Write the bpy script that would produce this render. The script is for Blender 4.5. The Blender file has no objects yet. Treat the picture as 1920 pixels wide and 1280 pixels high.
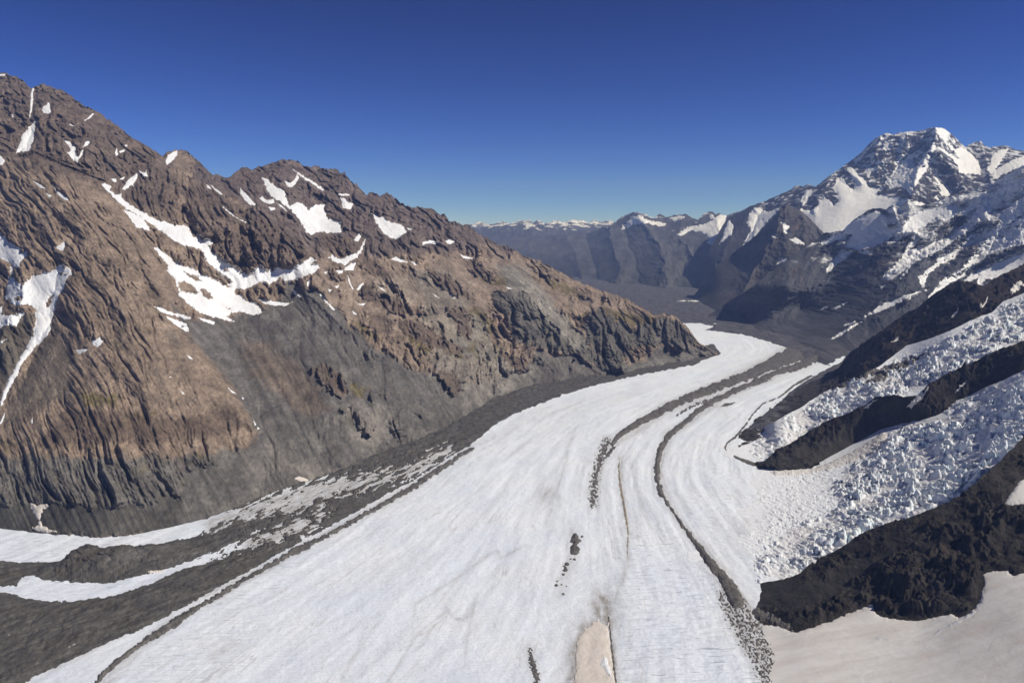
import bpy, math
import numpy as np
f32 = np.float32
rng = np.random.default_rng(7)

# ------------------------------------------------------------------ camera model (metres; the ice of the valley lies at z = 0)
F, PITCH, H = 1507.0, math.radians(7.9), 900.0
CP, SP = math.cos(PITCH), math.sin(PITCH)
def ray(px, py):
    u = (px - 960.0) / F; v = (640.0 - py) / F
    yr = CP + v * SP
    return u / yr, (-SP + v * CP) / yr
def y_ground(py, z=0.0):
    return (z - H) / ray(960.0, np.asarray(py, float))[1]

# ------------------------------------------------------------------ noise
def _h(ix, iy, iz, seed):
    u = np.uint32
    h = ix.astype(u) * u(374761393) + iy.astype(u) * u(668265263) + iz.astype(u) * u(1440662683) + u((seed * 974634211) & 0xffffffff)
    h = (h ^ (h >> u(13))) * u(1274126177)
    h = (h ^ (h >> u(15))) * u(2246822519)
    return h ^ (h >> u(16))
def perlin2(x, y, seed):
    x0, y0 = np.floor(x), np.floor(y)
    fx, fy = (x - x0).astype(f32), (y - y0).astype(f32)
    ix, iy = x0.astype(np.int32).astype(np.uint32), y0.astype(np.int32).astype(np.uint32)
    sx, sy = (t * t * t * (t * (t * 6 - 15) + 10) for t in (fx, fy))
    u = np.uint32; s0 = u((seed * 974634211 + 12345) & 0xffffffff)
    def corner(dx, dy):
        h = (ix + u(dx)) * u(374761393) + (iy + u(dy)) * u(668265263) + s0
        h = (h ^ (h >> u(13))) * u(1274126177); h = (h ^ (h >> u(15))) * u(2246822519); h ^= h >> u(16)
        return ((h & u(4095)).astype(f32) / 2047.5 - 1) * (fx - dx) + (((h >> u(12)) & u(4095)).astype(f32) / 2047.5 - 1) * (fy - dy)
    a = corner(0, 0); a += sx * (corner(1, 0) - a)
    b = corner(0, 1); b += sx * (corner(1, 1) - b)
    return (a + sy * (b - a)) * f32(1.25)
def perlin(x, y, z=None, seed=0):
    if z is None: return perlin2(x, y, seed)
    x0, y0, z0 = np.floor(x), np.floor(y), np.floor(z)
    fx, fy, fz = (x - x0).astype(f32), (y - y0).astype(f32), (z - z0).astype(f32)
    ix, iy, iz = x0.astype(np.int32), y0.astype(np.int32), z0.astype(np.int32)
    sx, sy, sz = (t * t * t * (t * (t * 6 - 15) + 10) for t in (fx, fy, fz))
    out = np.zeros(x.shape, f32)
    for dx in (0, 1):
        wx = sx if dx else 1 - sx
        for dy in (0, 1):
            wy = sy if dy else 1 - sy
            for dz in (0, 1):
                wz = sz if dz else 1 - sz
                h = _h(ix + dx, iy + dy, iz + dz, seed)
                g = ((h & 1023).astype(f32) / 511.5 - 1) * (fx - dx) + (((h >> 10) & 1023).astype(f32) / 511.5 - 1) * (fy - dy) + (((h >> 20) & 1023).astype(f32) / 511.5 - 1) * (fz - dz)
                out += wx * wy * wz * g
    return out * 1.1
def fbm(x, y, z, octs, seed=0, gain=0.5, ridged=False):
    o = np.zeros(x.shape, f32); a = 1.0; t = 0.0
    if z is not None and not z.any(): z = None
    for i in range(octs):
        n = perlin(x, y, z, seed + i * 17)
        if ridged: n = 1 - 2.6 * np.abs(n)
        o += a * n; t += a
        x, y, z = x * 2.03 + 3.1, y * 2.03 + 7.7, None if z is None else z * 2.03 + 1.3
        a *= gain
    return o / t
def voronoi(x, y, seed=0):
    """F1, F2, the cell's random number, offset to its centre"""
    ix, iy = np.floor(x).astype(np.int32), np.floor(y).astype(np.int32)
    f1 = np.full(x.shape, 9.0, f32); f2 = f1.copy(); r = np.zeros(x.shape, f32); ox = r.copy(); oy = r.copy(); r2 = r.copy()
    for dx in (-1, 0, 1):
        for dy in (-1, 0, 1):
            h = _h(ix + dx, iy + dy, np.zeros_like(ix), seed)
            cx = ix + dx + (h & 1023) / 1023.0; cy = iy + dy + ((h >> 10) & 1023) / 1023.0
            d = np.sqrt((x - cx) ** 2 + (y - cy) ** 2).astype(f32)
            near = d < f1
            f2 = np.where(near, f1, np.minimum(f2, d)); f1 = np.where(near, d, f1)
            r = np.where(near, ((h >> 20) & 1023) / 1023.0, r); r2 = np.where(near, ((h >> 5) & 1023) / 1023.0, r2)
            ox = np.where(near, x - cx, ox); oy = np.where(near, y - cy, oy)
    return f1, f2, r, r2, ox, oy
def sstep(a, b, x):
    t = np.clip((x - a) / (b - a), 0, 1)
    return t * t * (3 - 2 * t)

# ------------------------------------------------------------------ outlines
def seg_dist(px, py, pts, closed=False):
    """distance to a polyline and, with a third value per point, its interpolated width"""
    pts = np.asarray(pts, float); n = len(pts); d = np.full(px.shape, 1e9); w = np.zeros(px.shape)
    for i in range(n if closed else n - 1):
        a, b = pts[i], pts[(i + 1) % n]
        ex, ey = b[0] - a[0], b[1] - a[1]
        t = np.clip(((px - a[0]) * ex + (py - a[1]) * ey) / (ex * ex + ey * ey + 1e-9), 0, 1)
        q = np.hypot(px - a[0] - t * ex, py - a[1] - t * ey)
        if pts.shape[1] > 2:
            ww = a[2] + t * (b[2] - a[2]); near = (q - ww) < (d - w)
            w = np.where(near, ww, w); d = np.where(near, q, d)
        else:
            d = np.minimum(d, q)
    return d, w
def poly_sd(px, py, poly):
    """signed distance to an outline, positive inside"""
    poly = np.asarray(poly, float)
    d, _ = seg_dist(px, py, poly[:, :2], True)
    ins = np.zeros(px.shape, bool); n = len(poly)
    for i in range(n):
        x1, y1 = poly[i, :2]; x2, y2 = poly[(i + 1) % n, :2]
        if y1 == y2: continue
        c = ((y1 > py) != (y2 > py)) & (px < (x2 - x1) * (py - y1) / (y2 - y1) + x1)
        ins ^= c
    return np.where(ins, d, -d)
def strip_sd(px, py, line):
    d, w = seg_dist(px, py, line)
    return w * 0.5 - d
def edge_noise(px, py, amp, wl, seed):
    return amp * (perlin(px / wl, py / wl, None, seed) * 1.3 + 0.7 * perlin(px / wl * 2.3, py / wl * 2.3, None, seed + 5) + 0.45 * perlin(px / wl * 5.1, py / wl * 5.1, None, seed + 9))
class Shape:
    """an outline (or a strip of varying width) with its ragged edge"""
    def __init__(s, pts, strip=False, amp=1.2, wl=7, holes=(), extra=None, seed=None):
        s.pts, s.strip, s.amp, s.wl, s.holes, s.extra = np.asarray(pts, float), strip, amp, wl, holes, extra
        s.seed = int(abs(s.pts[0, 0] * 13 + s.pts[0, 1] * 7)) % 9973 if seed is None else seed
        w = s.pts[:, 2].max() if strip else 0
        s.box = (s.pts[:, 0].min() - w - 4, s.pts[:, 0].max() + w + 4, s.pts[:, 1].min() - w - 4, s.pts[:, 1].max() + w + 4)
    def sd(s, px, py):
        d = strip_sd(px, py, s.pts) if s.strip else poly_sd(px, py, s.pts)
        for h in s.holes: d = np.minimum(d, -poly_sd(px, py, h))
        a = s.amp
        if s.extra is not None: d, a = s.extra(px, py, d, a)
        return d + edge_noise(px, py, 1.0, s.wl, s.seed) * a
    def on_grid(s, PX, PY):
        out = np.full(PX.shape, -50.0)
        m = (PX > s.box[0]) & (PX < s.box[1]) & (PY > s.box[2]) & (PY < s.box[3])
        if m.any(): out[m] = s.sd(PX[m], PY[m])
        return out

# ------------------------------------------------------------------ mesh building
COL = bpy.context.scene.collection
def grid_faces(nr, nc, keep=None):
    i = np.arange((nr - 1) * (nc - 1)).reshape(nr - 1, nc - 1)
    a = (np.arange(nr - 1)[:, None] * nc + np.arange(nc - 1)[None, :])
    q = np.stack([a, a + nc, a + nc + 1, a + 1], -1).reshape(-1, 4)
    return q if keep is None else q[keep.reshape(-1)]
def mesh_obj(name, V, Q, mat, attrs=None, uv=None, parent=None, smooth=True, origin=None):
    me = bpy.data.meshes.new(name); n = len(V); m = len(Q); k = Q.shape[1]
    V = np.asarray(V, np.float64)
    if origin is not None: V = V - np.asarray(origin)
    me.vertices.add(n); me.vertices.foreach_set('co', V.astype(f32).ravel())
    me.loops.add(m * k); me.loops.foreach_set('vertex_index', Q.astype(np.int32).ravel())
    me.polygons.add(m); me.polygons.foreach_set('loop_start', np.arange(0, m * k, k, dtype=np.int32))
    me.polygons.foreach_set('loop_total', np.full(m, k, np.int32))
    me.polygons.foreach_set('use_smooth', np.full(m, smooth, bool))
    for an, av in (attrs or {}).items():
        if av.ndim == 2:
            at = me.attributes.new(an, 'FLOAT_COLOR', 'POINT')
            at.data.foreach_set('color', np.concatenate([av, np.ones((n, 1))], 1).astype(f32).ravel())
        else:
            at = me.attributes.new(an, 'FLOAT', 'POINT'); at.data.foreach_set('value', av.astype(f32).ravel())
    if uv is not None:
        l = me.uv_layers.new(name='flow'); l.data.foreach_set('uv', uv[Q.ravel()].astype(f32).ravel())
    me.update(calc_edges=True); me.validate()
    if mat: me.materials.append(mat)
    o = bpy.data.objects.new(name, me); COL.objects.link(o)
    if origin is not None: o.location = origin
    if parent: o.parent = parent
    return o
def tag(o, label, cat, group=None, kind=None):
    o['label'] = label; o['category'] = cat
    if group: o['group'] = group
    if kind: o['kind'] = kind
    return o
def tps(ctl, PX, PY, sm=0.0):
    c = np.array(list({(round(q[0], 3), round(q[1], 3)): tuple(q) for q in ctl}.values()), float); x = c[:, 0] / 500; y = c[:, 1] / 500; n = len(c)
    def U(r2): return np.where(r2 > 1e-12, 0.5 * r2 * np.log(np.maximum(r2, 1e-12)), 0)
    K = U((x[:, None] - x) ** 2 + (y[:, None] - y) ** 2) + sm * np.eye(n)
    P = np.stack([np.ones(n), x, y], 1)
    A = np.zeros((n + 3, n + 3)); A[:n, :n] = K; A[:n, n:] = P; A[n:, :n] = P.T
    w = np.linalg.solve(A, np.concatenate([c[:, 2], np.zeros(3)]))
    X, Y = PX / 500, PY / 500; o = w[n] + w[n + 1] * X + w[n + 2] * Y
    for i in range(n): o = o + w[i] * U((X - x[i]) ** 2 + (Y - y[i]) ** 2)
    return o
def L(s):
    """'x,y x,y,w ...' to a list of points"""
    return [tuple(float(v) for v in p.split(',')) for p in s.split()]

class Sheet:
    """a stretch of terrain: a grid of vertices between a crest line and a foot line, at their own real distances"""
    def __init__(s, x0, x1, dx, top, bot, dy):
        s.px = np.arange(x0, x1 + dx * 0.5, dx); s.dx = dx
        t = np.asarray(top); b = np.asarray(bot)
        s.t = np.interp(s.px, t[:, 0], t[:, 1]); s.b = np.maximum(np.interp(s.px, b[:, 0], b[:, 1]), s.t + 2)
        s.nr = int((s.b - s.t).max() / dy) + 2; s.nc = len(s.px)
        s.v = np.linspace(0, 1, s.nr)
        s.PX = np.broadcast_to(s.px, (s.nr, s.nc)).copy(); s.PY = s.t + (s.b - s.t) * s.v[:, None]
        s.U, s.W = ray(s.PX, s.PY)
    def depth_y(s, ctl):        # control points (px, py, forward distance)
        c = [(a, b, 1e4 / y) for a, b, y in ctl]
        s.Y = 1e4 / np.maximum(tps(c, s.PX, s.PY), 0.2)
    def depth_z(s, ctl):        # control points (px, py, height)
        s.depth_y([(a, b, (z - H) / ray(a, b)[1]) for a, b, z in ctl])
    def line(s, pts, amp, width, side=False):
        """a ridge (amp > 0, nearer) or gully (amp < 0) of this many metres along a line"""
        k = min(6, width * .35); sd_ = int(abs(pts[0][0])) + 3
        d, _ = seg_dist(s.PX + edge_noise(s.PX, s.PY, k, 26, sd_), s.PY + edge_noise(s.PX, s.PY, k, 26, sd_ + 50), np.asarray(pts)[:, :2])
        s.Y = s.Y - amp * np.exp(-(d / width))
    def base(s):
        s.P = np.stack([s.U * s.Y, s.Y, H + s.W * s.Y], -1); return s.P
    def push(s, d):             # relief along the line of sight
        s.Y = s.Y + d; s.base()
    def lift(s, d):
        s.P[..., 2] += d
    def normals(s):
        a = np.gradient(s.P, axis=1); b = np.gradient(s.P, axis=0)
        n = np.cross(b, a); n /= np.linalg.norm(n, axis=-1, keepdims=True) + 1e-9
        n *= np.where(n[..., 2:3] < 0, -1, 1); s.N = n
    def sample(s, A, qx, qy):
        c = np.clip((qx - s.px[0]) / s.dx, 0, s.nc - 1.001); j = c.astype(int); fc = c - j
        t = s.t[j] * (1 - fc) + s.t[j + 1] * fc; b = s.b[j] * (1 - fc) + s.b[j + 1] * fc
        r = np.clip((qy - t) / (b - t) * (s.nr - 1), 0, s.nr - 1.001); i = r.astype(int); fr = r - i
        if A.ndim == 3: fc, fr = fc[..., None], fr[..., None]
        return (A[i, j] * (1 - fc) + A[i, j + 1] * fc) * (1 - fr) + (A[i + 1, j] * (1 - fc) + A[i + 1, j + 1] * fc) * fr
    def build(s, name, mat, attrs, uv=None, skirt=True, low=-38.0, smooth=True):
        P = s.P; nr = s.nr; at = dict(attrs); U = uv
        if skirt:                # the far side of the crest, falling away behind
            rows = []; top = P[0]
            out = top[:, :2] / np.linalg.norm(top[:, :2], axis=1, keepdims=True)
            hgt = np.maximum(top[:, 2] - low, 5)
            for k in (1.0, 0.72, 0.48, 0.28, 0.12, 0.04):
                d = hgt * k * 1.25
                wob = 1 + 0.25 * perlin(s.px / 60, np.full(s.nc, k * 9), None, 3)
                rows.append(np.concatenate([top[:, :2] + out * (d * wob)[:, None], (top[:, 2] - hgt * k)[:, None]], 1))
            P = np.concatenate([np.stack(rows), P], 0); nr += 6
            for a in at: at[a] = np.concatenate([np.repeat(at[a][:1], 6, 0), at[a]], 0)
            if U is not None: U = np.concatenate([np.repeat(U[:1], 6, 0), U], 0)
        at = {a: v.reshape(-1, 3) if v.ndim == 3 else v.reshape(-1) for a, v in at.items()}
        return mesh_obj(name, P.reshape(-1, 3), grid_faces(nr, s.nc), mat, at, None if U is None else U.reshape(-1, 2), smooth=smooth)
    def patch(s, name, shape, mat, thick, step=1.0, wob=None, color=None, fall=4.0, wk=6.0, attrs=None, parent=None):
        """a body of snow, rubble ... of its own thickness lying on the terrain"""
        x0, x1, y0, y1 = shape.box
        qx, qy = np.meshgrid(np.arange(x0, x1, step), np.arange(y0, y1, step))
        sd = shape.sd(qx, qy)
        P = s.sample(s.P, qx, qy); N = s.sample(s.N, qx, qy)
        m = P[..., 1] / F
        off = np.where(sd > 0, thick * (1 - np.exp(-sd / fall)), np.maximum(sd, -3) * m * 0.9) + np.where(sd > 0, 0.15, 0)
        if wob is not None: off = off + wob(P, np.clip(sd / wk, 0, 1))
        P = P + N * off[..., None]
        ok = sd > -1.6 * step
        keep = ok[:-1, :-1] | ok[1:, :-1] | ok[:-1, 1:] | ok[1:, 1:]
        Q = grid_faces(*qx.shape, keep=keep)
        if len(Q) == 0: return None
        used, inv = np.unique(Q.ravel(), return_inverse=True)
        V = P.reshape(-1, 3)[used]
        at = {}
        if color is not None: at['Col'] = color(V)
        return mesh_obj(name, V, inv.reshape(-1, 4), mat, at, origin=V.mean(0), parent=parent)

def srgb(r, g, b):
    c = np.array([r, g, b]) / 255.0
    return np.where(c <= 0.04045, c / 12.92, ((c + 0.055) / 1.055) ** 2.4)
def zone(C, PX, PY, pts, col, soft=5, amp=8, wl=25, seed=1, k=1.0):
    m = Shape(pts, amp=amp, wl=wl, seed=seed).on_grid(PX, PY)
    w = (sstep(-soft, soft, m) * k)[..., None]
    return C * (1 - w) + np.asarray(col) * w, w[..., 0]

# ------------------------------------------------------------------ materials
def new_mat(name):
    m = bpy.data.materials.new(name); m.use_nodes = True
    nt = m.node_tree; b = nt.nodes['Principled BSDF']
    b.inputs['Specular IOR Level'].default_value = 0.15; b.inputs['Roughness'].default_value = 0.9
    return m, nt, b
def N(nt, t, **kw):
    n = nt.nodes.new(t)
    for k, v in kw.items():
        if k.startswith('i_'): n.inputs[int(k[2:]) if k[2:].isdigit() else k[2:].replace('_', ' ')].default_value = v
        else: setattr(n, k, v)
    return n
def noise(nt, vec, scale, detail=6, rough=0.6, mul=None):
    if mul:
        mp = N(nt, 'ShaderNodeVectorMath', operation='MULTIPLY'); nt.links.new(vec, mp.inputs[0]); mp.inputs[1].default_value = mul; vec = mp.outputs[0]
    n = N(nt, 'ShaderNodeTexNoise'); nt.links.new(vec, n.inputs['Vector'])
    n.inputs['Scale'].default_value = scale; n.inputs['Detail'].default_value = detail; n.inputs['Roughness'].default_value = rough
    return n.outputs[0]
def remap(nt, v, a, b, c, d):
    n = N(nt, 'ShaderNodeMapRange'); nt.links.new(v, n.inputs[0])
    for i, x in enumerate((a, b, c, d)): n.inputs[i + 1].default_value = x
    return n.outputs[0]
def mixc(nt, fac, a, b, mode='MIX'):
    n = N(nt, 'ShaderNodeMix', data_type='RGBA', blend_type=mode)
    for x, i in ((fac, 0), (a, 6), (b, 7)):
        if hasattr(x, 'is_linked'): nt.links.new(x, n.inputs[i])
        else: n.inputs[i].default_value = x if i == 0 else (*x, 1)[:4]
    return n.outputs[2]
def mulf(nt, a, b):
    n = N(nt, 'ShaderNodeMath', operation='MULTIPLY')
    for x, i in ((a, 0), (b, 1)):
        if hasattr(x, 'is_linked'): nt.links.new(x, n.inputs[i])
        else: n.inputs[i].default_value = x
    return n.outputs[0]
def gray(nt, v):
    n = N(nt, 'ShaderNodeCombineColor')
    for i in range(3): nt.links.new(v, n.inputs[i])
    return n.outputs[0]
def bump(nt, b, h, dist, strength=1.0, prev=None):
    n = N(nt, 'ShaderNodeBump'); nt.links.new(h, n.inputs['Height'])
    n.inputs['Distance'].default_value = dist; n.inputs['Strength'].default_value = strength
    if prev: nt.links.new(prev, n.inputs['Normal'])
    nt.links.new(n.outputs[0], b.inputs['Normal']); return n.outputs[0]
def rock_mat(name, contrast=0.45, s1=1 / 70, s2=1 / 12, bd=4.0, attr=True, col=(0.1, 0.1, 0.1)):
    m, nt, b = new_mat(name)
    pos = N(nt, 'ShaderNodeNewGeometry').outputs['Position']
    n1 = noise(nt, pos, s1, 8, 0.65, (1, .5, .7)); n2 = noise(nt, pos, s2, 6, 0.72, (1, .5, .7))
    k = mulf(nt, remap(nt, n1, 0.3, 0.7, 1 - contrast, 1 + contrast), remap(nt, n2, 0.3, 0.7, 1 - contrast, 1 + contrast))
    if attr:
        a = N(nt, 'ShaderNodeAttribute', attribute_name='Col').outputs['Color']
    else:
        a = N(nt, 'ShaderNodeRGB').outputs[0]; a.default_value = (*col, 1)
    nt.links.new(mixc(nt, 1.0, a, gray(nt, k), 'MULTIPLY'), b.inputs['Base Color'])
    bump(nt, b, n2, bd, 0.9)
    return m
def snow_mat(name, col, dirt=(0.45, 0.4, 0.34), amount=0.25, sc=1 / 90, bd=1.0):
    m, nt, b = new_mat(name)
    b.inputs['Roughness'].default_value = 0.7
    pos = N(nt, 'ShaderNodeNewGeometry').outputs['Position']
    n1 = noise(nt, pos, sc, 7, 0.62); n2 = noise(nt, pos, 1 / 9, 5, 0.6)
    nt.links.new(mixc(nt, remap(nt, n1, 0.45, 0.8, 0, amount * 2), col, dirt), b.inputs['Base Color'])
    bump(nt, b, n2, bd, 0.5)
    return m
M_rock = rock_mat('rock', 0.42)
M_far = rock_mat('far_rock', 0.35, 1 / 250, 1 / 60, 14)
M_dark = rock_mat('dark_rock', 0.5, 1 / 30, 1 / 6, 2.5)
M_rubble = rock_mat('rubble', 0.5, 1 / 25, 1 / 7, 2.5, False, tuple(srgb(96, 92, 87) * 1.1))
M_rubble_w = rock_mat('brown_rubble', 0.45, 1 / 25, 1 / 7, 2.0, False, tuple(srgb(90, 86, 78)))
M_valley = rock_mat('valley_rubble', 0.4, 1 / 90, 1 / 25, 6, False, tuple(srgb(84, 82, 84)))
M_snow = snow_mat('snow', (0.80, 0.80, 0.80), (0.6, 0.55, 0.5), 0.25)
M_tan = snow_mat('dirty_snow', (0.72, 0.68, 0.635), (0.60, 0.55, 0.50), 0.3, 1 / 130, .3)
M_beige = snow_mat('sandy_snow', (0.69, 0.62, 0.55), (0.52, 0.45, 0.37), 0.3, 1 / 40)
M_farsnow = snow_mat('far_snow', (0.90, 0.89, 0.875), (0.6, 0.57, 0.54), 0.16, 1 / 160, 3)

def ice_mat():
    m, nt, b = new_mat('glacier_ice'); b.inputs['Roughness'].default_value = 0.65
    pos = N(nt, 'ShaderNodeNewGeometry').outputs['Position']
    uv = N(nt, 'ShaderNodeUVMap', uv_map='flow').outputs[0]
    big = noise(nt, pos, 1 / 260, 5, 0.55)
    c = mixc(nt, remap(nt, big, 0.35, 0.65, 0, 1), (0.83, 0.87, 0.935), (0.90, 0.92, 0.95))
    st = noise(nt, uv, 1.0, 6, 0.62, (1 / 26, 1 / 420, 1))          # flow streaks
    c = mixc(nt, remap(nt, st, 0.55, 0.8, 0, 0.27), c, (0.55, 0.52, 0.48))
    fl = noise(nt, uv, 1.0, 3, 0.55, (1 / 15, 1 / 1600, 1))         # crisp flow lines
    c = mixc(nt, remap(nt, fl, 0.56, 0.64, 0, 0.13), c, (0.55, 0.56, 0.58))
    th = noise(nt, uv, 1.0, 3, 0.5, (1 / 60, 1 / 900, 1))           # a few thin dirt lines along the flow
    ab = N(nt, 'ShaderNodeMath', operation='ABSOLUTE'); sb = N(nt, 'ShaderNodeMath', operation='SUBTRACT'); sb.inputs[1].default_value = 0.5
    nt.links.new(th, sb.inputs[0]); nt.links.new(sb.outputs[0], ab.inputs[0])
    dl = remap(nt, ab.outputs[0], 0.0, 0.008, 0.5, 0)
    c = mixc(nt, mulf(nt, dl, remap(nt, big, 0.4, 0.6, 0, 1)), c, (0.5, 0.45, 0.4))
    cr = noise(nt, uv, 1.0, 5, 0.7, (1 / 60, 1 / 7, 1))             # crevasses across the flow
    ca = N(nt, 'ShaderNodeAttribute', attribute_name='crev').outputs['Fac']
    c = mixc(nt, mulf(nt, remap(nt, cr, 0.56, 0.66, 0, 0.8), ca), c, (0.36, 0.39, 0.43))
    c2 = noise(nt, uv, 1.0, 4, 0.6, (1 / 95, 1 / 15, 1))           # fewer, larger crevasses
    c = mixc(nt, mulf(nt, remap(nt, c2, 0.64, 0.7, 0, 0.75), ca), c, (0.30, 0.34, 0.40))
    sp = noise(nt, pos, 1 / 8, 6, 0.75)
    c = mixc(nt, remap(nt, sp, 0.56, 0.8, 0, 0.4), c, (0.5, 0.5, 0.52))
    du = N(nt, 'ShaderNodeAttribute', attribute_name='dust').outputs['Fac']
    dn = noise(nt, uv, 1.0, 7, 0.7, (1 / 14, 1 / 60, 1))
    c = mixc(nt, mulf(nt, du, remap(nt, dn, 0.3, 0.7, 0.1, 1.3)), c, (0.36, 0.33, 0.29))
    nt.links.new(c, b.inputs['Base Color'])
    p = bump(nt, b, cr, 7.0, 0.6)
    bump(nt, b, sp, 3.0, 0.6, p)
    return m
M_ice = ice_mat()
def serac_mat():
    m, nt, b = new_mat('serac_ice'); b.inputs['Roughness'].default_value = 0.55
    pos = N(nt, 'ShaderNodeNewGeometry').outputs['Position']
    a = N(nt, 'ShaderNodeAttribute', attribute_name='Col').outputs['Color']
    n1 = noise(nt, pos, 1 / 14, 6, 0.7)
    nt.links.new(mixc(nt, 1.0, a, gray(nt, remap(nt, n1, 0.3, 0.7, 0.85, 1.12)), 'MULTIPLY'), b.inputs['Base Color'])
    bump(nt, b, n1, 3.0, 0.6)
    return m
M_serac = serac_mat()

# ================================================================== THE RANGE OF BROWN ROCK
A_top = L('-360,105 -250,120 -150,110 -60,128 -20,137 0,140 12,137 20,143 33,146 45,155 58,163 63,165 70,160 80,158 95,164 112,167 125,174 140,186 160,200 178,207 200,222 215,235 230,245 250,260 270,271 290,284 303,293 315,285 330,282 342,280 352,284 365,296 378,309 390,321 400,328 408,327 420,335 432,331 445,322 455,315 463,313 473,319 485,313 500,308 515,305 532,298 545,300 558,304 570,313 585,312 598,310 610,316 625,318 640,325 655,335 665,345 675,355 685,363 700,366 715,367 725,365 735,367 750,378 762,388 770,393 785,388 800,392 815,397 830,405 845,412 858,416 870,420 880,427 890,436 900,442 915,450 930,457 945,460 955,464 970,472 985,480 1000,486 1015,492 1030,500 1050,510 1070,521 1090,530 1115,540 1135,548 1150,552 1165,557 1180,563 1200,575 1215,585 1230,592 1237,589 1245,587 1255,590 1265,594 1275,601 1285,610 1295,622 1305,635 1312,645 1325,650 1338,658 1352,665')
A_foot = L('-360,960 -150,970 0,990 40,995 75,1000 110,1003 180,1008 250,1002 310,990 380,973 430,955 470,940 520,922 560,912 640,899 700,858 760,837 800,822 850,798 870,783 900,765 950,748 1000,735 1050,724 1100,714 1150,707 1200,700 1250,691 1300,681 1340,672 1352,668')
A = Sheet(-360, 1352, 1.6, A_top, A_foot, 1.5)
A.t += (9 + 11 * sstep(560, 640, A.px) * sstep(1000, 900, A.px)) * (fbm(A.px / 11, A.px * 0 + .4, A.px * 0 + .3, 4, 5, 0.62) - .05) * sstep(-20, 60, A.px + 100) * np.clip((1352 - A.px) / 30, 0, 1)
A.PY = A.t + (A.b - A.t) * A.v[:, None]; A.U, A.W = ray(A.PX, A.PY)
fx = np.array([p[0] for p in A_foot]); fy = y_ground([p[1] for p in A_foot])
def rise(px, py, slope):        # forward distance of a point a mean slope above the foot of the range
    yb = np.interp(px, fx, fy); w = ray(px, py)[1]
    return (px, py, (H + slope * yb) / (slope - w))
c = [(a, b, float(y_ground(b))) for a, b in A_foot[::3]] + [(1352, 668, float(y_ground(668)))]
for px, py, s in [(-360, 105, .58), (-150, 110, .56), (0, 140, .55), (110, 167, .53), (200, 222, .5), (303, 293, .46), (342, 280, .37), (420, 335, .39), (463, 313, .36), (540, 299, .36), (610, 316, .35),
                  (700, 366, .34), (785, 388, .33), (880, 427, .32), (985, 480, .32), (1090, 530, .31), (1200, 575, .3), (1250, 588, .36), (1305, 635, .5),
                  (0, 480, .62), (0, 700, .62), (0, 880, .72), (60, 300, .66), (120, 320, .64), (190, 370, .62), (250, 470, .62), (320, 570, .63), (100, 600, .62), (200, 760, .66), (350, 680, .64), (430, 760, .62), (200, 880, .74), (330, 880, .7),
                  (230, 330, .52), (330, 400, .5), (420, 400, .5), (500, 400, .48), (430, 470, .47), (560, 460, .47), (590, 430, .38), (720, 430, .36), (410, 540, .42), (540, 540, .42), (400, 620, .45), (520, 640, .46), (500, 760, .55), (600, 760, .56),
                  (640, 500, .42), (700, 560, .43), (760, 500, .4), (800, 600, .44), (700, 680, .5), (850, 700, .52), (900, 560, .42), (950, 640, .5), (1000, 560, .42), (1040, 640, .5), (1100, 600, .42), (1130, 670, .55), (1200, 640, .5), (1260, 640, .55)]:
    c.append(rise(px, py, s))
A.depth_y(c)
# ridges and gullies that give the range its build
fault = L('0,262 40,290 62,284 90,296 130,314 190,343 215,372 245,410 285,462 310,505 335,560 350,610 375,650 420,706 455,752 482,800')
dn = poly_sd(A.PX, A.PY, fault + [(482, 1300), (-400, 1300), (-400, 200)])
A.Y = A.Y + 190 * sstep(14, -10, dn + edge_noise(A.PX, A.PY, 4, 22, 3)) * sstep(840, 620, A.PY)
for p, am, w in [(L('140,440 110,500 95,600 60,680 20,750'), -45, 26), (L('140,430 150,560 180,700 250,830'), 30, 40), (L('60,165 62,230 50,280'), -90, 12), (L('120,165 170,240 215,330'), 80, 26),
                 (L('303,293 330,360 352,420 380,450'), -110, 16), (L('342,280 360,340 385,430'), 90, 22), (L('430,335 440,380 470,420 500,480'), 60, 26), (L('540,300 520,340 545,390 560,440'), 80, 20),
                 (L('590,312 600,350 590,400 600,440'), -130, 30), (L('610,320 650,370 640,430'), 110, 18), (L('560,390 580,440 590,490'), 120, 20), (L('690,365 700,400 735,440 760,470'), -90, 22),
                 (L('600,480 640,520 700,600 800,690'), 60, 30), (L('570,545 600,570 660,625 720,670'), 70, 16), (L('800,400 830,460 860,520'), 60, 30), (L('900,445 960,500 1020,560'), 70, 26), (L('870,480 900,560 930,620 1000,680'), -60, 26),
                 (L('920,548 970,640 1040,690'), 70, 14), (L('985,550 1060,640 1130,700'), 70, 22), (L('1010,510 1060,580 1110,650'), -60, 24), (L('1115,580 1140,640 1170,700'), 90, 14), (L('1190,612 1210,660'), -60, 16), (L('1245,590 1270,640'), 70, 20),
                 (L('0,640 40,560 40,500'), 90, 20), (L('330,610 420,640 520,660 600,740'), -50, 40), (L('690,620 760,640 820,660'), 45, 20), (L('620,690 700,740 740,800'), 35, 14), (L('780,650 790,700 830,760'), -40, 12)]:
    A.line(p, am * .75, w)

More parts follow.
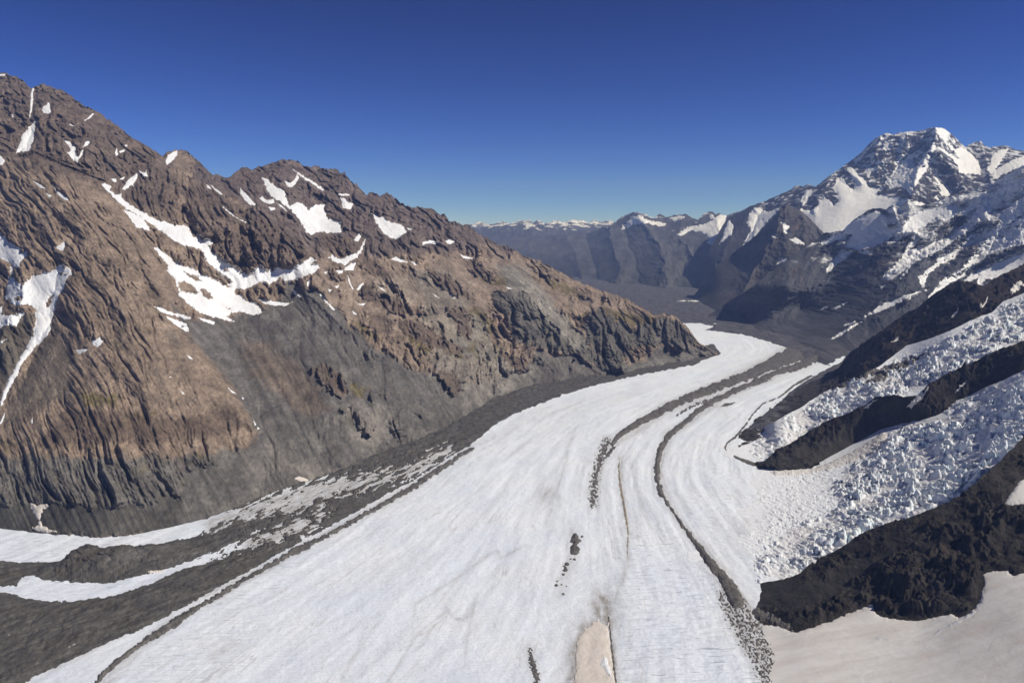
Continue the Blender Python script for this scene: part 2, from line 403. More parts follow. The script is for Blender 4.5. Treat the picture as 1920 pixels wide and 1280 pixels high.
snow_A = [  # (label, outline, holes); None: one of many small remnants
 ('long S-shaped snowfield winding down the gully between brown spur and striped cliff', '189,344 203,345 208,350 207,357 217,365 227,364 231,375 253,390 277,402 293,412 313,417 328,423 352,422 355,432 366,446 368,438 377,447 390,448 403,455 392,460 394,467 407,480 420,488 433,497 445,503 450,507 463,515 472,513 480,503 489,497 497,505 507,510 520,502 531,506 547,505 567,492 583,483 592,487 582,497 597,497 600,503 588,512 575,517 550,524 537,527 525,520 515,528 505,533 497,527 485,530 470,538 455,543 440,541 425,535 437,527 415,512 397,498 386,488 383,475 375,467 345,460 327,452 318,445 290,425 260,405 235,390 215,372 195,352', ['422,502 428,503 426,508 421,506']),
 ('broad streaked snowfield spreading out on the dark scree below the S-shaped snowfield', '287,463 300,468 318,482 328,492 342,500 352,499 372,510 384,517 402,524 425,538 445,536 440,545 442,552 455,556 462,564 478,567 487,575 490,588 475,590 450,585 432,588 425,593 443,605 420,600 395,593 377,587 355,571 333,552 337,547 325,520 313,508 315,500 310,490 298,478', ['333,530 345,527 362,535 372,548 365,552 350,548 338,545', '375,541 385,543 395,552 399,560 392,561 380,553', '345,508 362,515 372,520 378,528 368,526 355,518', '425,577 432,577 434,581 427,581']),
 ('narrow tongue of snow beside the upper part of the S-shaped snowfield', '230,392 245,398 262,405 272,415 278,425 281,432 272,431 258,427 248,415 238,402', []),
 ('snow strip at the lower rim of the scree basin under the brown spur', '290,575 300,577 312,582 330,588 345,590 360,597 352,599 335,594 310,588 297,582', []),
 ('stubby snow tongue with a steep front below the thin strip on the scree', '312,593 330,599 350,607 355,620 350,622 335,612 322,604', []),
 (None, '370,595 385,598 405,603 400,608 385,604', []),
 ('flat lens of snow on the dark scree beneath the striped cliff', '485,561 500,562 520,566 540,568 552,565 535,573 515,573 497,570', []),
 (None, '547,540 553,545 565,557 560,558 550,550', []), (None, '575,532 582,520 582,530 577,538', []),
 ('thin straight snow line along the grey moraine crest', '594,544 605,555 618,570 629,581 626,582 612,568 600,553', []),
 ('isolated snow blotch on the lower brown spur face', '172,637 180,638 187,632 193,640 190,646 183,650 172,645', []),
 ('small dash of snow beneath the isolated blotch on the brown spur', '142,656 152,655 168,654 160,659 148,663', []),
 (None, '350,665 357,668 362,674 355,672', []), (None, '427,726 435,732 443,738 435,736', []), (None, '450,740 459,748 455,748', []), (None, '475,786 480,795 478,798', []), (None, '482,799 488,803 483,805', []), (None, '339,732 347,738 343,739', []), (None, '316,704 322,707 318,708', []),
 ('snow shelf at the picture edge above the Y-shaped snow couloir', '-60,430 0,437 8,445 15,453 20,457 30,463 38,467 37,474 50,473 52,480 45,485 38,490 36,500 25,502 20,495 15,490 0,485 -60,480', []),
 ('great Y-shaped snow couloir narrowing to a long white thread down the spur', '20,500 25,503 22,520 30,528 40,533 40,540 35,545 45,533 55,524 60,518 63,510 65,518 72,515 80,512 95,510 105,503 107,498 112,500 119,497 117,505 127,500 135,508 133,515 125,522 122,530 120,540 112,550 108,560 104,572 104,580 98,592 95,605 95,617 88,630 80,637 72,645 62,655 55,665 47,675 40,685 35,695 32,703 25,715 18,728 12,740 8,752 3,762 0,760 2,745 8,728 16,710 25,695 32,680 40,665 48,655 55,640 62,628 66,612 67,600 66,590 67,580 60,572 50,571 40,571 25,572 20,568 22,560 12,563 9,560 13,550 11,540 15,528 20,518', ['27,560 33,555 43,557 38,563 28,564', '87,570 93,557 100,553 97,565 92,575 87,576', '112,513 117,510 116,516', '122,514 127,512 125,518']),
 ('ragged snow apron below the rock knob beside the Y-shaped couloir', '-60,575 5,575 3,590 15,592 30,590 42,583 48,585 38,597 30,612 22,610 10,610 0,613 -60,622', []),
 (None, '-20,645 0,640 12,635 5,642 0,646', []), (None, '106,463 113,458 121,452 122,462 118,470 108,468', []), (None, '-6,798 0,790 5,780 10,770 9,780 4,792', []), (None, '57,790 61,782 61,795', []),
 ('kite-shaped snow patch high on the highest brown peak', '90,191 94,198 94,207 95,211 90,214 82,212 78,207 81,200 88,196', []),
 ('tall jagged snow patch below the gully of the highest brown peak', '67,226 66,235 64,250 63,260 59,270 55,282 45,284 38,283 31,289 31,280 36,270 40,262 40,254 48,247 53,240 60,233', []),
 ('hair-thin snow line in the summit gully of the highest brown peak', '60,165 63,166 62,185 60,205 56,224 54,223 57,200 58,180', []),
 (None, '-10,139 10,139 8,143 -10,142', []), (None, '-30,288 0,292 6,296 9,302 5,309 -30,316', []),
 ('forked snow patch on the face of the highest brown peak', '122,265 130,265 138,273 142,279 140,284 144,290 148,293 152,285 156,281 155,290 150,296 146,306 140,303 126,286 133,282 130,275', []),
 (None, '155,276 160,268 165,264 169,266 165,273', []), ('slim snow bar slanting just under the crest of the highest brown peak', '157,226 165,221 173,213 176,214 170,221 160,227', []),
 (None, '129,233 133,233 139,236 135,237', []), (None, '144,232 150,230 146,233', []), (None, '215,286 219,279 220,285 222,290 218,292', []), (None, '222,284 230,281 235,279 232,285 226,287', []), (None, '233,272 238,271 240,275 235,275', []), (None, '22,215 25,215 25,221 22,220', []),
 (None, '63,340 77,347 86,354 75,352', []), (None, '86,362 98,367 93,371', []), ('thin snow sliver lying on the shoulder of the near brown spur', '98,347 108,359 125,370 129,376 120,374 108,365', []),
 ('leaning snow bar on the buttress above the S-shaped snowfield', '229,355 236,343 246,333 257,324 258,331 254,340 247,347 236,356', []), (None, '208,335 218,335 219,342 214,341', []), (None, '223,336 234,331 231,337', []), (None, '258,319 264,322 272,324 274,318 276,328 278,331 270,331', []),
 ('snow wedge on the flank of the pointed brown peak', '310,303 315,291 325,285 332,283 333,290 325,300 313,310', []),
 (None, '387,346 392,348 397,356 390,353', []), ('snow band at the foot of the pointed brown peak', '394,345 402,352 415,362 421,368 410,363 400,353', []),
 ('tapered snow strip between the pointed peak and the jagged summit', '451,352 458,360 468,370 479,384 470,385 458,374 450,362', []),
 ('curved snow thread on top of the striped cliff', '415,386 425,392 440,405 460,416 462,419 448,412 430,400', []),
 ('bright cirque snowfield in the hollow below the jagged summit', '490,333 500,334 512,345 520,352 533,357 536,368 543,387 553,380 566,381 572,387 580,393 592,384 608,383 607,395 613,405 614,412 624,411 638,417 639,435 627,437 607,435 593,437 583,442 575,435 565,420 555,403 543,391 523,377 508,367 500,355 495,343', []),
 ('two-pronged snow patch beneath the summit snow chute', '487,372 492,368 500,375 513,373 514,380 505,383 493,378', []), (None, '503,388 515,389 517,393 508,395', []), ('short snow ramp leading into the cirque snowfield', '518,380 530,386 540,398 530,391', []),
 ('star-shaped snow patch on the rocks of the jagged summit', '534,340 545,343 553,335 557,325 561,335 556,342 548,352 540,350 536,345', []),
 ('long diagonal snow stripe below the crest of the jagged summit', '550,318 567,328 587,340 607,355 603,358 587,345 563,331', []),
 ('snow patch in the notch beside the rounded dark knob', '637,370 647,372 650,378 663,382 658,393 652,392 643,390 640,380', []), (None, '630,364 645,363 657,364 655,367 640,367', []),
 ('smooth sloping snowfield under the serrated crest', '697,400 710,405 720,407 725,413 743,418 757,423 763,435 753,442 743,447 735,447 720,438 710,423 703,412', []), (None, '763,427 773,430 766,431', []),
 ('snow bar on the ledge below the serrated crest', '791,453 810,451 823,453 805,456 793,459', []), (None, '835,452 842,449 852,453 845,458 838,456', []),
 ('spindle-shaped snow patch on the reddish shoulder', '733,487 743,481 757,488 767,492 753,492', []), (None, '770,489 777,492 784,498 777,497', []), (None, '862,476 868,479 880,482 889,484 880,486 868,483', []),
 ('hooked snow patch in the hollow under the cirque snowfield', '615,483 623,477 628,482 638,486 653,480 667,475 675,467 683,450 686,446 684,456 678,474 663,487 647,497 633,493', []),
 (None, '647,502 660,493 667,493 663,507 645,507', []), (None, '630,507 643,507 643,513 634,513', []), (None, '606,510 614,509 611,514', []), ('snow thread running down the reddish slope', '652,515 655,523 660,537 663,543 660,542 654,530', []),
 (None, '668,542 677,532 683,530 677,538 672,545', []), (None, '708,535 717,540 725,547 715,543', []), (None, '670,570 687,568 680,573', []), (None, '660,582 667,587 669,590 663,588', []), (None, '628,537 637,534 632,541', []), (None, '615,542 623,543 618,548', []),
 (None, '838,548 847,555 855,561 845,556', []), (None, '812,550 820,556 824,559 816,556', []), (None, '948,537 960,541 954,542', []), (None, '663,450 673,438 678,443 672,453', []),
 ('sandy Y-shaped slush cone at the foot of the striped grey cliff', '58,943 70,947 90,943 92,948 82,955 77,965 75,975 80,985 95,993 108,997 85,998 65,994 60,990 72,985 72,975 65,965 60,955', []),
 ('cream coloured snow scrap beside the rubble bank at the slope foot', '553,897 560,892 575,897 580,901 565,903', []),
]
shapes_A = []
for lab, pts, holes in snow_A:
    p = L(pts); ext = max(q[0] for q in p) - min(q[0] for q in p) + max(q[1] for q in p) - min(q[1] for q in p)
    shapes_A.append(Shape(p, amp=min(2.6, 0.5 + ext / 60), wl=6, holes=[L(h) for h in holes]))
snow_mask = np.full(A.PX.shape, -50.0)
for sh in shapes_A: snow_mask = np.maximum(snow_mask, sh.on_grid(A.PX, A.PY))
snow_k = sstep(-7, 3, snow_mask)

# the kinds of rock, scree and turf
BR, GY = srgb(118, 101, 86) * 1.02, srgb(100, 95, 91) * 0.74
C = np.broadcast_to(BR, A.PX.shape + (3,)).copy()
PX, PY = A.PX, A.PY
C, _ = zone(C, PX, PY, L('290,150 1000,150 1000,480 900,470 800,470 700,480 600,480 520,460 440,380 380,360'), srgb(102, 88, 82) * 0.84, 10, 16, 40)
C, _ = zone(C, PX, PY, L('-400,100 0,120 120,140 330,280 330,420 190,350 120,330 40,300 -400,300'), srgb(104, 89, 78) * .8, 14, 14, 30, 55)
C, z_red = zone(C, PX, PY, L('590,490 640,510 700,520 760,505 850,480 950,475 1050,525 1130,565 1200,590 1110,590 1000,590 950,560 900,590 860,640 800,640 700,610 640,590 600,545'), srgb(134, 116, 101) * 0.76, 14, 26, 45)
Z1 = L('315,560 345,600 420,600 500,580 540,530 590,540 660,615 720,660 770,690 800,700 900,720 980,690 1010,655 1060,665 1130,690 1180,690 1230,650 1340,650 1360,690 900,820 600,930 400,990 300,1000 345,930 345,890 470,840 484,802 430,720 375,655')
C, z_scree = zone(C, PX, PY, Z1, GY, 6, 9, 30, 2)
C, z_r2 = zone(C, PX, PY, L('445,640 480,640 540,670 590,720 618,765 570,780 520,740 470,690'), srgb(108, 93, 80) * 0.76, 12, 16, 30, 3, 0.8)
C, z_gs = zone(C, PX, PY, L('930,495 985,500 1050,590 1110,640 1090,660 1050,640 1000,585 960,560'), srgb(118, 113, 106) * 0.74, 8, 10, 30, 4, .9)
C, z_s3 = zone(C, PX, PY, L('770,500 840,510 880,570 900,640 860,690 830,650 800,580'), srgb(112, 106, 96) * 0.76, 10, 14, 30, 5, .7)
C, z_low = zone(C, PX, PY, L('-400,860 60,855 130,862 240,850 340,860 480,835 520,830 640,760 760,800 560,925 350,985 100,1020 -400,1020'), srgb(104, 99, 94) * 0.74, 8, 12, 40, 6)
C, z_pale = zone(C, PX, PY, L('860,600 900,630 960,680 1010,690 940,740 880,770 830,720 800,680'), srgb(124, 118, 111) * 0.74, 10, 18, 24, 7, .7)
C, z_fan = zone(C, PX, PY, L('-400,960 0,945 60,940 150,950 260,945 330,930 360,960 330,1000 0,1010 -400,1010'), srgb(84, 81, 75) * 0.74, 6, 8, 30, 8)
C, z_fan2 = zone(C, PX, PY, L('90,625 120,640 135,700 130,740 60,770 10,800 0,790 40,720 70,660'), srgb(108, 97, 84) * 0.78, 8, 8, 30, 9, .8)
C, z_dk0 = zone(C, PX, PY, L('0,600 66,590 62,640 30,700 -40,780 -100,700'), srgb(88, 84, 76) * 0.7, 8, 8, 20, 10, .8)
turf = srgb(104, 92, 52) * 0.74
z_turf = np.zeros(PX.shape)
for q, sd_ in [('880,575 900,580 925,600 930,620 910,630 885,610', 11), ('880,640 910,640 945,660 965,678 930,685 900,670 880,655', 12), ('755,620 790,640 812,655 800,662 770,645', 13), ('845,655 870,665 868,672 848,668', 14), ('660,600 690,615 712,637 700,637 675,617', 15),
              ('1085,590 1130,578 1180,588 1230,595 1238,607 1190,612 1150,603 1110,602', 16), ('890,515 940,520 950,535 915,530', 17), ('1000,520 1060,530 1100,560 1060,550', 18), ('655,715 690,730 672,745 655,735', 19), ('160,800 200,790 290,770 280,790 190,815', 20), ('150,740 160,735 230,745 220,760 160,760', 21)]:
    C, zz = zone(C, PX, PY, L(q), turf, 5, 9, 12, sd_, .85); z_turf = np.maximum(z_turf, zz)
C, z_dk = zone(C, PX, PY, L('918,545 950,545 985,550 1010,570 1030,600 1060,630 1110,655 1140,680 1130,690 1090,675 1050,660 1010,650 980,645 965,640 955,610 930,570'), srgb(90, 86, 80) * 0.86, 3, 8, 12, 22)
C, z_dk2 = zone(C, PX, PY, L('1108,585 1125,580 1150,600 1190,614 1225,605 1240,590 1275,605 1305,640 1280,652 1230,645 1185,650 1165,695 1135,690 1110,650 1092,612'), srgb(90, 86, 80) * 0.84, 3, 8, 12, 23)
dark = np.maximum(z_dk, z_dk2)
C, z_cap = zone(C, PX, PY, L('330,340 380,350 480,400 560,450 590,485 500,505 440,495 400,460 370,430 350,400'), srgb(104, 88, 77) * 0.72, 6, 10, 20, 24, .8)
z_out = np.zeros(PX.shape)
for q, sd_ in [('672,542 690,533 715,545 745,562 772,580 765,592 735,585 700,570 680,558', 61), ('690,587 715,588 737,604 732,622 710,627 692,612', 62), ('742,600 790,604 830,628 872,655 860,667 820,656 780,640 755,620', 63), ('800,503 840,518 872,543 878,562 850,552 815,528', 64),
               ('676,478 720,498 752,528 762,562 730,542 690,507', 65), ('598,440 650,445 692,456 700,470 660,476 612,470', 66), ('860,470 900,490 930,520 920,530 880,505', 67), ('740,560 790,575 800,590 760,582', 68), ('585,690 610,680 640,700 655,735 640,745 610,725', 69), ('640,770 660,760 690,790 700,815 680,810', 70), ('930,660 965,665 990,690 975,700 945,685', 71), ('820,690 850,700 870,730 850,740 830,715', 72),
               ('60,840 120,770 230,770 330,790 420,760 470,800 350,830 200,830', 73), ('840,580 870,575 890,600 880,640 860,625', 74)]:
    C, zz = zone(C, PX, PY, L(q), srgb(100, 84, 72) * .8, 3, 6, 10, sd_, .85); z_out = np.maximum(z_out, zz)
dark = np.maximum(dark, z_out)
for q, col, sd_ in [('690,520 760,520 800,560 790,580 740,560 700,545', (134, 120, 106), 81), ('770,590 830,590 860,620 850,640 800,615', (130, 119, 106), 82), ('880,590 905,600 920,640 960,690 930,700 890,660', (128, 121, 112), 83), ('960,500 990,520 1060,600 1100,650 1080,655 1030,605 980,550', (132, 126, 118), 84), ('620,790 700,840 760,800 720,760 660,750', (116, 110, 104), 85), ('500,830 560,850 640,880 600,900 520,880', (112, 106, 100), 86), ('70,640 120,650 130,720 60,770 20,800 40,720', (120, 107, 92), 87), ('1130,690 1200,680 1300,660 1320,668 1200,700', (104, 102, 98), 88)]:
    C, _ = zone(C, PX, PY, L(q), srgb(*col) * .84, 6, 8, 14, sd_, .8)
smooth_scree = np.clip(np.maximum.reduce([z_scree * 0.9, z_gs, z_s3 * .7, z_red * .84, z_r2, z_fan, z_fan2 * .8]) - dark, 0, 1)
cliff_low = zone(C, PX, PY, L('-400,850 60,850 130,862 240,850 330,850 350,900 340,940 250,950 -400,945'), BR, 8, 10, 30, 25)[1]
outcrop = sstep(0.05, 0.35, fbm(PX / 60, PY / 42, PX * 0, 4, 77)) * np.maximum(z_scree, z_red) * sstep(560, 700, PX)
smooth_scree = np.clip(smooth_scree - 0.75 * outcrop - .8 * z_out, 0, 1)

A.base(); P = A.P.copy()
X, Y, Z = P[..., 0], P[..., 1], P[..., 2]
hh = Z * 1.7
zero = X * 0
spur = sstep(-10, 10, dn); lean = spur * .42
al = A.U * 4600 + (.34 + lean) * Z * (1 - .5 * (1 - spur) * sstep(420, 250, PX)) + 22 * perlin(A.U * 30, hh / 150, None, 39)    # across the ribs; they lean a little down the valley
dn_ = hh
al = al + 36 * perlin(X / 300, hh / 240, None, 43) + 8 * perlin(X / 90, hh / 80, None, 44)          # ribs bend and branch
wx = 60 * perlin(al / 330, hh / 330, None, 40); wz = 60 * perlin(al / 300, hh / 300, None, 41)
rough = (1 - 0.93 * smooth_scree) * (1 - 0.92 * snow_k)
edge = sstep(0, .06, A.v)[:, None] * sstep(1.0, .93, A.v)[:, None]
big = fbm((al + wx) / 330, (hh + wz) / 1300, zero, 3, 50, .5, True)
rel = -105 * (big - .3) * (0.3 + 0.7 * rough) * edge
gul = fbm((al + wx * .5) / 95, (hh + wz) / 330, zero, 3, 60, .55, True)
brk = .35 + 1.3 * sstep(-.25, .35, fbm((al + wx) / 150, (hh + wz) / 170, zero, 3, 61))
rel -= 46 * (gul - .2) * brk * rough * (.3 + .7 * edge)
ribs = fbm((al + wx * .25) / 36, (hh + wz * .6) / 130, zero, 3, 65, .6, True)
rel -= 12 * (ribs - .3) * rough * (1.55 - brk * .6)
crag = fbm((al + wx * .3 - .3 * hh) / 50, (hh + wz * .5) / 85, zero, 5, 80, .64)
rel -= 33 * crag * rough
for l_, st_, dp_, sd_ in ((120, 420, 46, 62), (52, 190, 20, 63), (17, 46, 10, 64)):       # clefts and joints
    cn = np.abs(perlin((al + wx * .4) / l_, (hh + wz * .5) / st_, None, sd_) + .25 * perlin(al / l_ * 2.7, hh / st_ * 2.7, None, sd_ + 40))
    rel += dp_ * (1 - .35 * spur) * sstep(.13, .0, cn) * rough * (.5 + .8 * sstep(-.2, .2, perlin(al / 210, hh / 210, None, sd_ + 80)))
strata = fbm((hh * .85 + al * .45 + wx) / 26, (al - hh * .3) / 160, zero, 3, 70, .6)
rel -= (6 + 10 * spur) * strata * rough
vert = fbm((al + wx * .2) / 19, hh / 260, zero, 3, 90, .6, True)        # rain-cut ribs on cliffs
cl = np.clip(cliff_low + dark * 1.0 + z_cap * .9, 0, 1.3)
rel -= 12 * (vert - .35) * cl
fine = fbm(al / 11, hh / 30, zero, 3, 95, .65)
rel -= 13 * fine * (0.1 + rough)
als = A.U * 4600 + 1.1 * Z
rill = fbm((als + wx * .3) / 40, hh / 900, zero, 4, 97, .6)
rel -= 20 * rill * smooth_scree * (1 - snow_k)
rel *= np.clip(Y / 3900, .8, 2.2) ** 1.5 * (1 - .42 * spur) * (1 - .35 * spur * sstep(560, 680, PY) * sstep(860, 780, PY))
A.push(rel); A.normals()
# colour of the stone itself: beds, rust, streaks of fines on the scree
beds = fbm((hh * .85 + al * .4 + wx) / 46, (al - hh * .3) / 330, zero, 4, 120, .6)
tone = fbm(al / 190, hh / 240, zero, 5, 130, .6)
speck = fbm(al / 9, hh / 22, zero, 3, 180, .7)
C = C * (1 + (0.5 * beds + 0.4 * tone + .75 * speck)[..., None] * (0.45 + 0.55 * rough[..., None]))
rust = .7 * sstep(.1, .5, fbm(al / 160, hh / 330, zero, 4, 140))[..., None] * rough[..., None]
C = C * (1 + rust * np.array([.15, .02, -.05]))
grey_ = sstep(.08, .45, fbm(al / 90, hh / 300, zero, 5, 150, .6))[..., None] * rough[..., None]
C = C * (1 - grey_ * .5) + grey_ * .5 * srgb(88, 84, 78) * .72
streak = fbm((als + wx * .3) / 46, hh / 1300, zero, 5, 160, .65)
C = C * (1 + (0.95 * streak * smooth_scree)[..., None])
tf = sstep(.12, .4, fbm(X / 70, Y / 70, Z / 70, 4, 170)) * sstep(560, 800, PY + .2 * PX) * (1 - smooth_scree) * (1 - dark) * sstep(1000, 850, PY)
C = C * (1 - .5 * tf[..., None]) + .5 * tf[..., None] * turf
lum = C.mean(-1, keepdims=True); C = (C * .78 + .22 * lum) * np.array([1.36, 1.33, 1.25])
# pale stones and dark clefts scattered through the rock
C = np.clip(C, 0.012, .5)
o = A.build('mountain_range', M_rock, {'Col': C})
tag(o, 'long range of brown and grey rock with scree slopes rising beside the white glacier', 'mountain range', kind='structure')
k_small = 0
for (lab, pts, holes), sh in zip(snow_A, shapes_A):
    sandy = lab and ('slush' in lab or 'cream' in lab)
    o = A.patch('snow_patch', sh, M_beige if sandy else M_snow, 5.0, step=0.8 if len(pts) < 400 else 1.2)
    if o is None: continue
    if lab: tag(o, lab, 'snow patch', 'snow patches on the brown range')
    else:
        cx, cy = sh.pts[:, 0].mean(), sh.pts[:, 1].mean()
        where = 'on the highest brown peak' if cx < 290 and cy < 380 else 'at the edge of the near brown spur' if cx < 500 and cy > 590 else 'on the crags under the jagged summits' if cy < 470 else 'on the reddish slope and scree beneath the crags'
        tag(o, 'small white snow remnant ' + where, 'snow patch', 'small snow remnants ' + where)

# ================================================================== GLACIER AND VALLEY FLOOR
G = Sheet(-380, 2300, 2.0, [(-380, 503), (2300, 503)], [(-380, 1500), (2300, 1500)], 1.5)
G.Y = H / -G.W; G.base()
flow = []
for t, q in [(0, '30,1290 200,1215 430,1100 600,1010 750,920 880,835 960,777 1100,725 1250,693 1360,665 1330,630 1280,606'), (.28, '500,1290 640,1120 800,960 930,850 1050,770 1200,725 1340,690 1420,660 1380,632 1310,608'),
             (.5, '990,1290 1055,1110 1075,1020 1113,925 1150,830 1250,765 1370,715 1450,680 1500,655 1460,632 1400,612'), (.8, '1500,1290 1380,1110 1285,992 1233,900 1250,820 1350,745 1460,697 1540,665 1530,640 1460,610'), (1.05, '1700,1290 1560,1110 1420,1000 1330,900 1350,830 1420,760 1560,690 1600,650')]:
    p = np.array(L(q)); y = y_ground(p[:, 1]); x = ray(p[:, 0], p[:, 1])[0] * y
    sl = np.concatenate([[0], np.cumsum(np.hypot(np.diff(x), np.diff(y)))])
    flow += [(a, b, t, e) for a, b, e in zip(x, y, sl)]
flow = np.array(flow)
X, Y = G.P[..., 0], G.P[..., 1]
inside = (PXi := G.PX, G.PY)
sc = lambda v: v * 0.1
Xc, Yc = np.clip(X, -4500, 4500), np.clip(Y, 500, 9500)
ft = tps([(sc(a), sc(b), t) for a, b, t, e in flow], sc(Xc), sc(Yc), .02)
fs = tps([(sc(a), sc(b), e / 1000) for a, b, t, e in flow], sc(Xc), sc(Yc), .02) * 1000
UVg = np.stack([ft * 1500, fs], -1)
und = 9 * fbm(X / 260, Y / 260, X * 0, 3, 210) + 5 * fbm(ft * 1500 / 70, fs / 420, X * 0, 3, 211) + 2.0 * fbm(X / 26, Y / 26, X * 0, 4, 212, .6)
crev = np.zeros(G.PX.shape)
for q, k, s_ in [('1140,1000 1260,980 1340,1080 1420,1160 1500,1290 1150,1290 1150,1100', 1.0, 31), ('560,900 900,760 1100,740 1150,800 950,860 700,1000 560,1100 400,1290 100,1290 300,1180', .75, 32), ('-50,985 480,930 860,840 900,860 560,1040 200,1130 -50,1140', 1, 33), ('1290,850 1420,900 1560,880 1500,980 1420,1080 1340,1050 1260,950', .7, 34)]:
    crev = np.maximum(crev, sstep(-25, 40, Shape(L(q), amp=25, wl=60, seed=s_).on_grid(G.PX, G.PY)) * k)
und += crev * 3.2 * fbm(ft * 1500 / 60, fs / 13, X * 0, 3, 220, .6) * (Y < 4500)
dust = np.zeros(G.PX.shape)
for q, wd, k in [('1128,1130,24 1135,1165,22 1100,1180,18 1080,1230,14 1074,1330,14', 14, 1.0), ('1146,1170,4 1150,1230,5 1160,1330,5', 5, .9), ('1162,858,4 1168,930,6 1178,1000,4', 5, .6), ('1075,1000,8 1072,1040,10 1055,1080,8 1050,1115,4', 9, .35), ('993,1212,4 1008,1300,10', 8, .5), ('1030,925,14 1020,932,8', 10, .6), ('1060,1000,3 1072,1060,3 1050,1120,2', 8, .3), ('1080,800,2 1064,840,3 1062,870,2 1040,930,2 1025,980,2', 2.5, .35),
                 ('720,1290,2 780,1190,3 840,1140,3 850,1155,3 870,1160,2 888,1140,2', 2.0, .42), ('775,1155,2 780,1130,2 860,1080,3 930,1030,3 940,1045,2 985,1022,2', 2.0, .38), ('870,1250,2 875,1200,3 885,1150,3 890,1130,2', 2.0, .35), ('640,1270,3 690,1190,3 710,1165,2', 3, .3), ('400,1230,8 440,1205,6', 8, .35), ('940,1140,2 925,1175,2', 2, .3),
                 ('1178,1000,3 1177,1060,4 1150,1130,5 1143,1160,4', 4, .5), ('1390,1000,20 1440,975,14', 25, .3), ('1180,860,4 1200,920,4 1205,980,3', 8, .25), ('40,1275,8 300,1150,8 560,1035,5', 8, .5), ('860,850,3 1000,785,3 1200,735,3', 8, .2), ('400,985,16 480,962,30 600,930,40 700,900,34 780,868,26 845,840,10', 9, .85), ('470,1022,14 560,985,26 620,962,16', 9, .8), ('1370,1118,36 1420,1200,56 1480,1290,72 1540,1400,90', 10, .75), ('1138,828,12 1124,868,14 1113,925,14 1112,945,8', 6, .6), ('1505,655,40 1450,681,30 1370,715,20 1250,765,18 1148,833,10', 5, .6), ('1545,660,24 1460,697,14 1350,745,12 1250,820,12 1232,880,12 1255,950,8 1300,1010,10 1360,1090,30', 5, .6), ('882,842,9 760,920,13 600,1010,10 540,1042,12 380,1132,10 280,1195,14 160,1320,10', 4, .5), ('1210,790,8 1350,735,8', 6, .35), ('1290,780,6 1360,760,6', 6, .3)]:
    d, w = seg_dist(G.PX, G.PY, L(q)); dust = np.maximum(dust, k * np.exp(-np.maximum(d - w * .5, 0) / wd))
G.lift(und); G.normals()
o = G.build('glacier', M_ice, {'crev': crev, 'dust': dust}, UVg, skirt=False)
tag(o, 'broad white glacier sweeping in a curve down the valley', 'glacier', kind='structure')

def hummock(a, wl, a2=None, seed=300):
    def w(P, k): return k * (a * fbm(P[..., 0] / wl, P[..., 1] / wl, P[..., 0] * 0, 4, seed, .58) + (a2 or 0))
    return w
# rubble-covered far valley
vf = Shape(L('700,505 2300,505 2300,700 1640,700 1560,735 1520,716 1500,742 1460,760 1480,735 1530,702 1578,678 1584,668 1560,662 1530,672 1500,688 1478,694 1494,683 1508,676 1496,664 1487,658 1470,650 1440,640 1400,629 1385,626 1350,622 1322,619 1337,612 1310,606 1282,606 1240,596 1000,560'), amp=1.6, wl=8)
o = G.patch('valley_floor', vf, M_valley, 7, step=1.3, wob=hummock(16, 120)); tag(o, 'grey rubble covered valley floor beyond the bend of the white ice', 'valley floor', kind='structure')
# rubble along the foot of the range, with the streaks of bare ice left in it
spk = lambda lo, hi: (lambda px, py, d, a: (np.minimum(d, 14 - 10 * sstep(lo, hi, px)), a + 13 * sstep(lo, hi, px)))
W1 = L('-400,985 0,988 60,995 140,1003 200,1001 280,995 350,980 420,960 470,945 540,918 620,900 700,893 760,880 840,838 850,843 790,885 720,905 640,925 560,955 480,965 440,975 400,990 360,1005 300,1020 250,1030 200,1035 165,1033 130,1042 110,1052 60,1053 0,1050 -400,1050')
W2 = L('-400,1085 30,1100 40,1083 60,1080 80,1088 130,1090 200,1092 260,1080 300,1070 360,1050 420,1030 480,1010 540,985 600,960 610,968 560,1000 500,1015 440,1035 380,1055 330,1072 280,1095 220,1115 160,1125 90,1128 40,1120 20,1112 -400,1110')
def g1_extra(px, py, d, a):
    w1 = poly_sd(px, py, W1); w2 = poly_sd(px, py, W2)
    k = sstep(330, 520, px) * sstep(900, 780, px)
    al_, ac_ = px * .9 - py * .42, px * .42 + py * .9
    n = 1.2 * perlin(al_ / 26, ac_ / 6, None, 41) + .8 * perlin(al_ / 9, ac_ / 3, None, 47) + .5 * perlin(al_ / 3.5, ac_ / 1.6, None, 48)
    return np.minimum(d, np.minimum(-w1, -w2) + (1.2 + 26 * k) * n), a
g1 = Shape(L('-400,920 0,975 250,980 430,925 560,870 640,850 700,815 850,750 900,725 1000,697 1100,680 1200,668 1300,650 1340,646 1352,662 1300,684 1250,694 1200,703 1150,714 1100,726 1050,742 1000,761 960,778 930,796 900,819 882,834 860,846 840,858 800,886 750,912 700,940 650,968 600,996 560,1018 500,1052 430,1090 350,1135 270,1176 200,1206 130,1238 60,1270 20,1300 -400,1440'), amp=2.2, wl=10, extra=g1_extra)
def g1_wob(P, k):
    x, y = P[..., 0], P[..., 1]
    yh = y_ground(1052); xh = ray(165, 1052)[0] * yh
    cone = lambda px, py, r, h: h * np.clip(1 - np.hypot((x - ray(px, py)[0] * y_ground(py)) / r, (y - y_ground(py)) / (r * 1.1)), 0, 1)
    return k * (12 * fbm(x / 55, y / 55, x * 0, 4, 310, .6) + 3) + k * (cone(165, 1056, 120, 42) + cone(275, 1046, 110, 26) + cone(220, 1056, 160, 18))
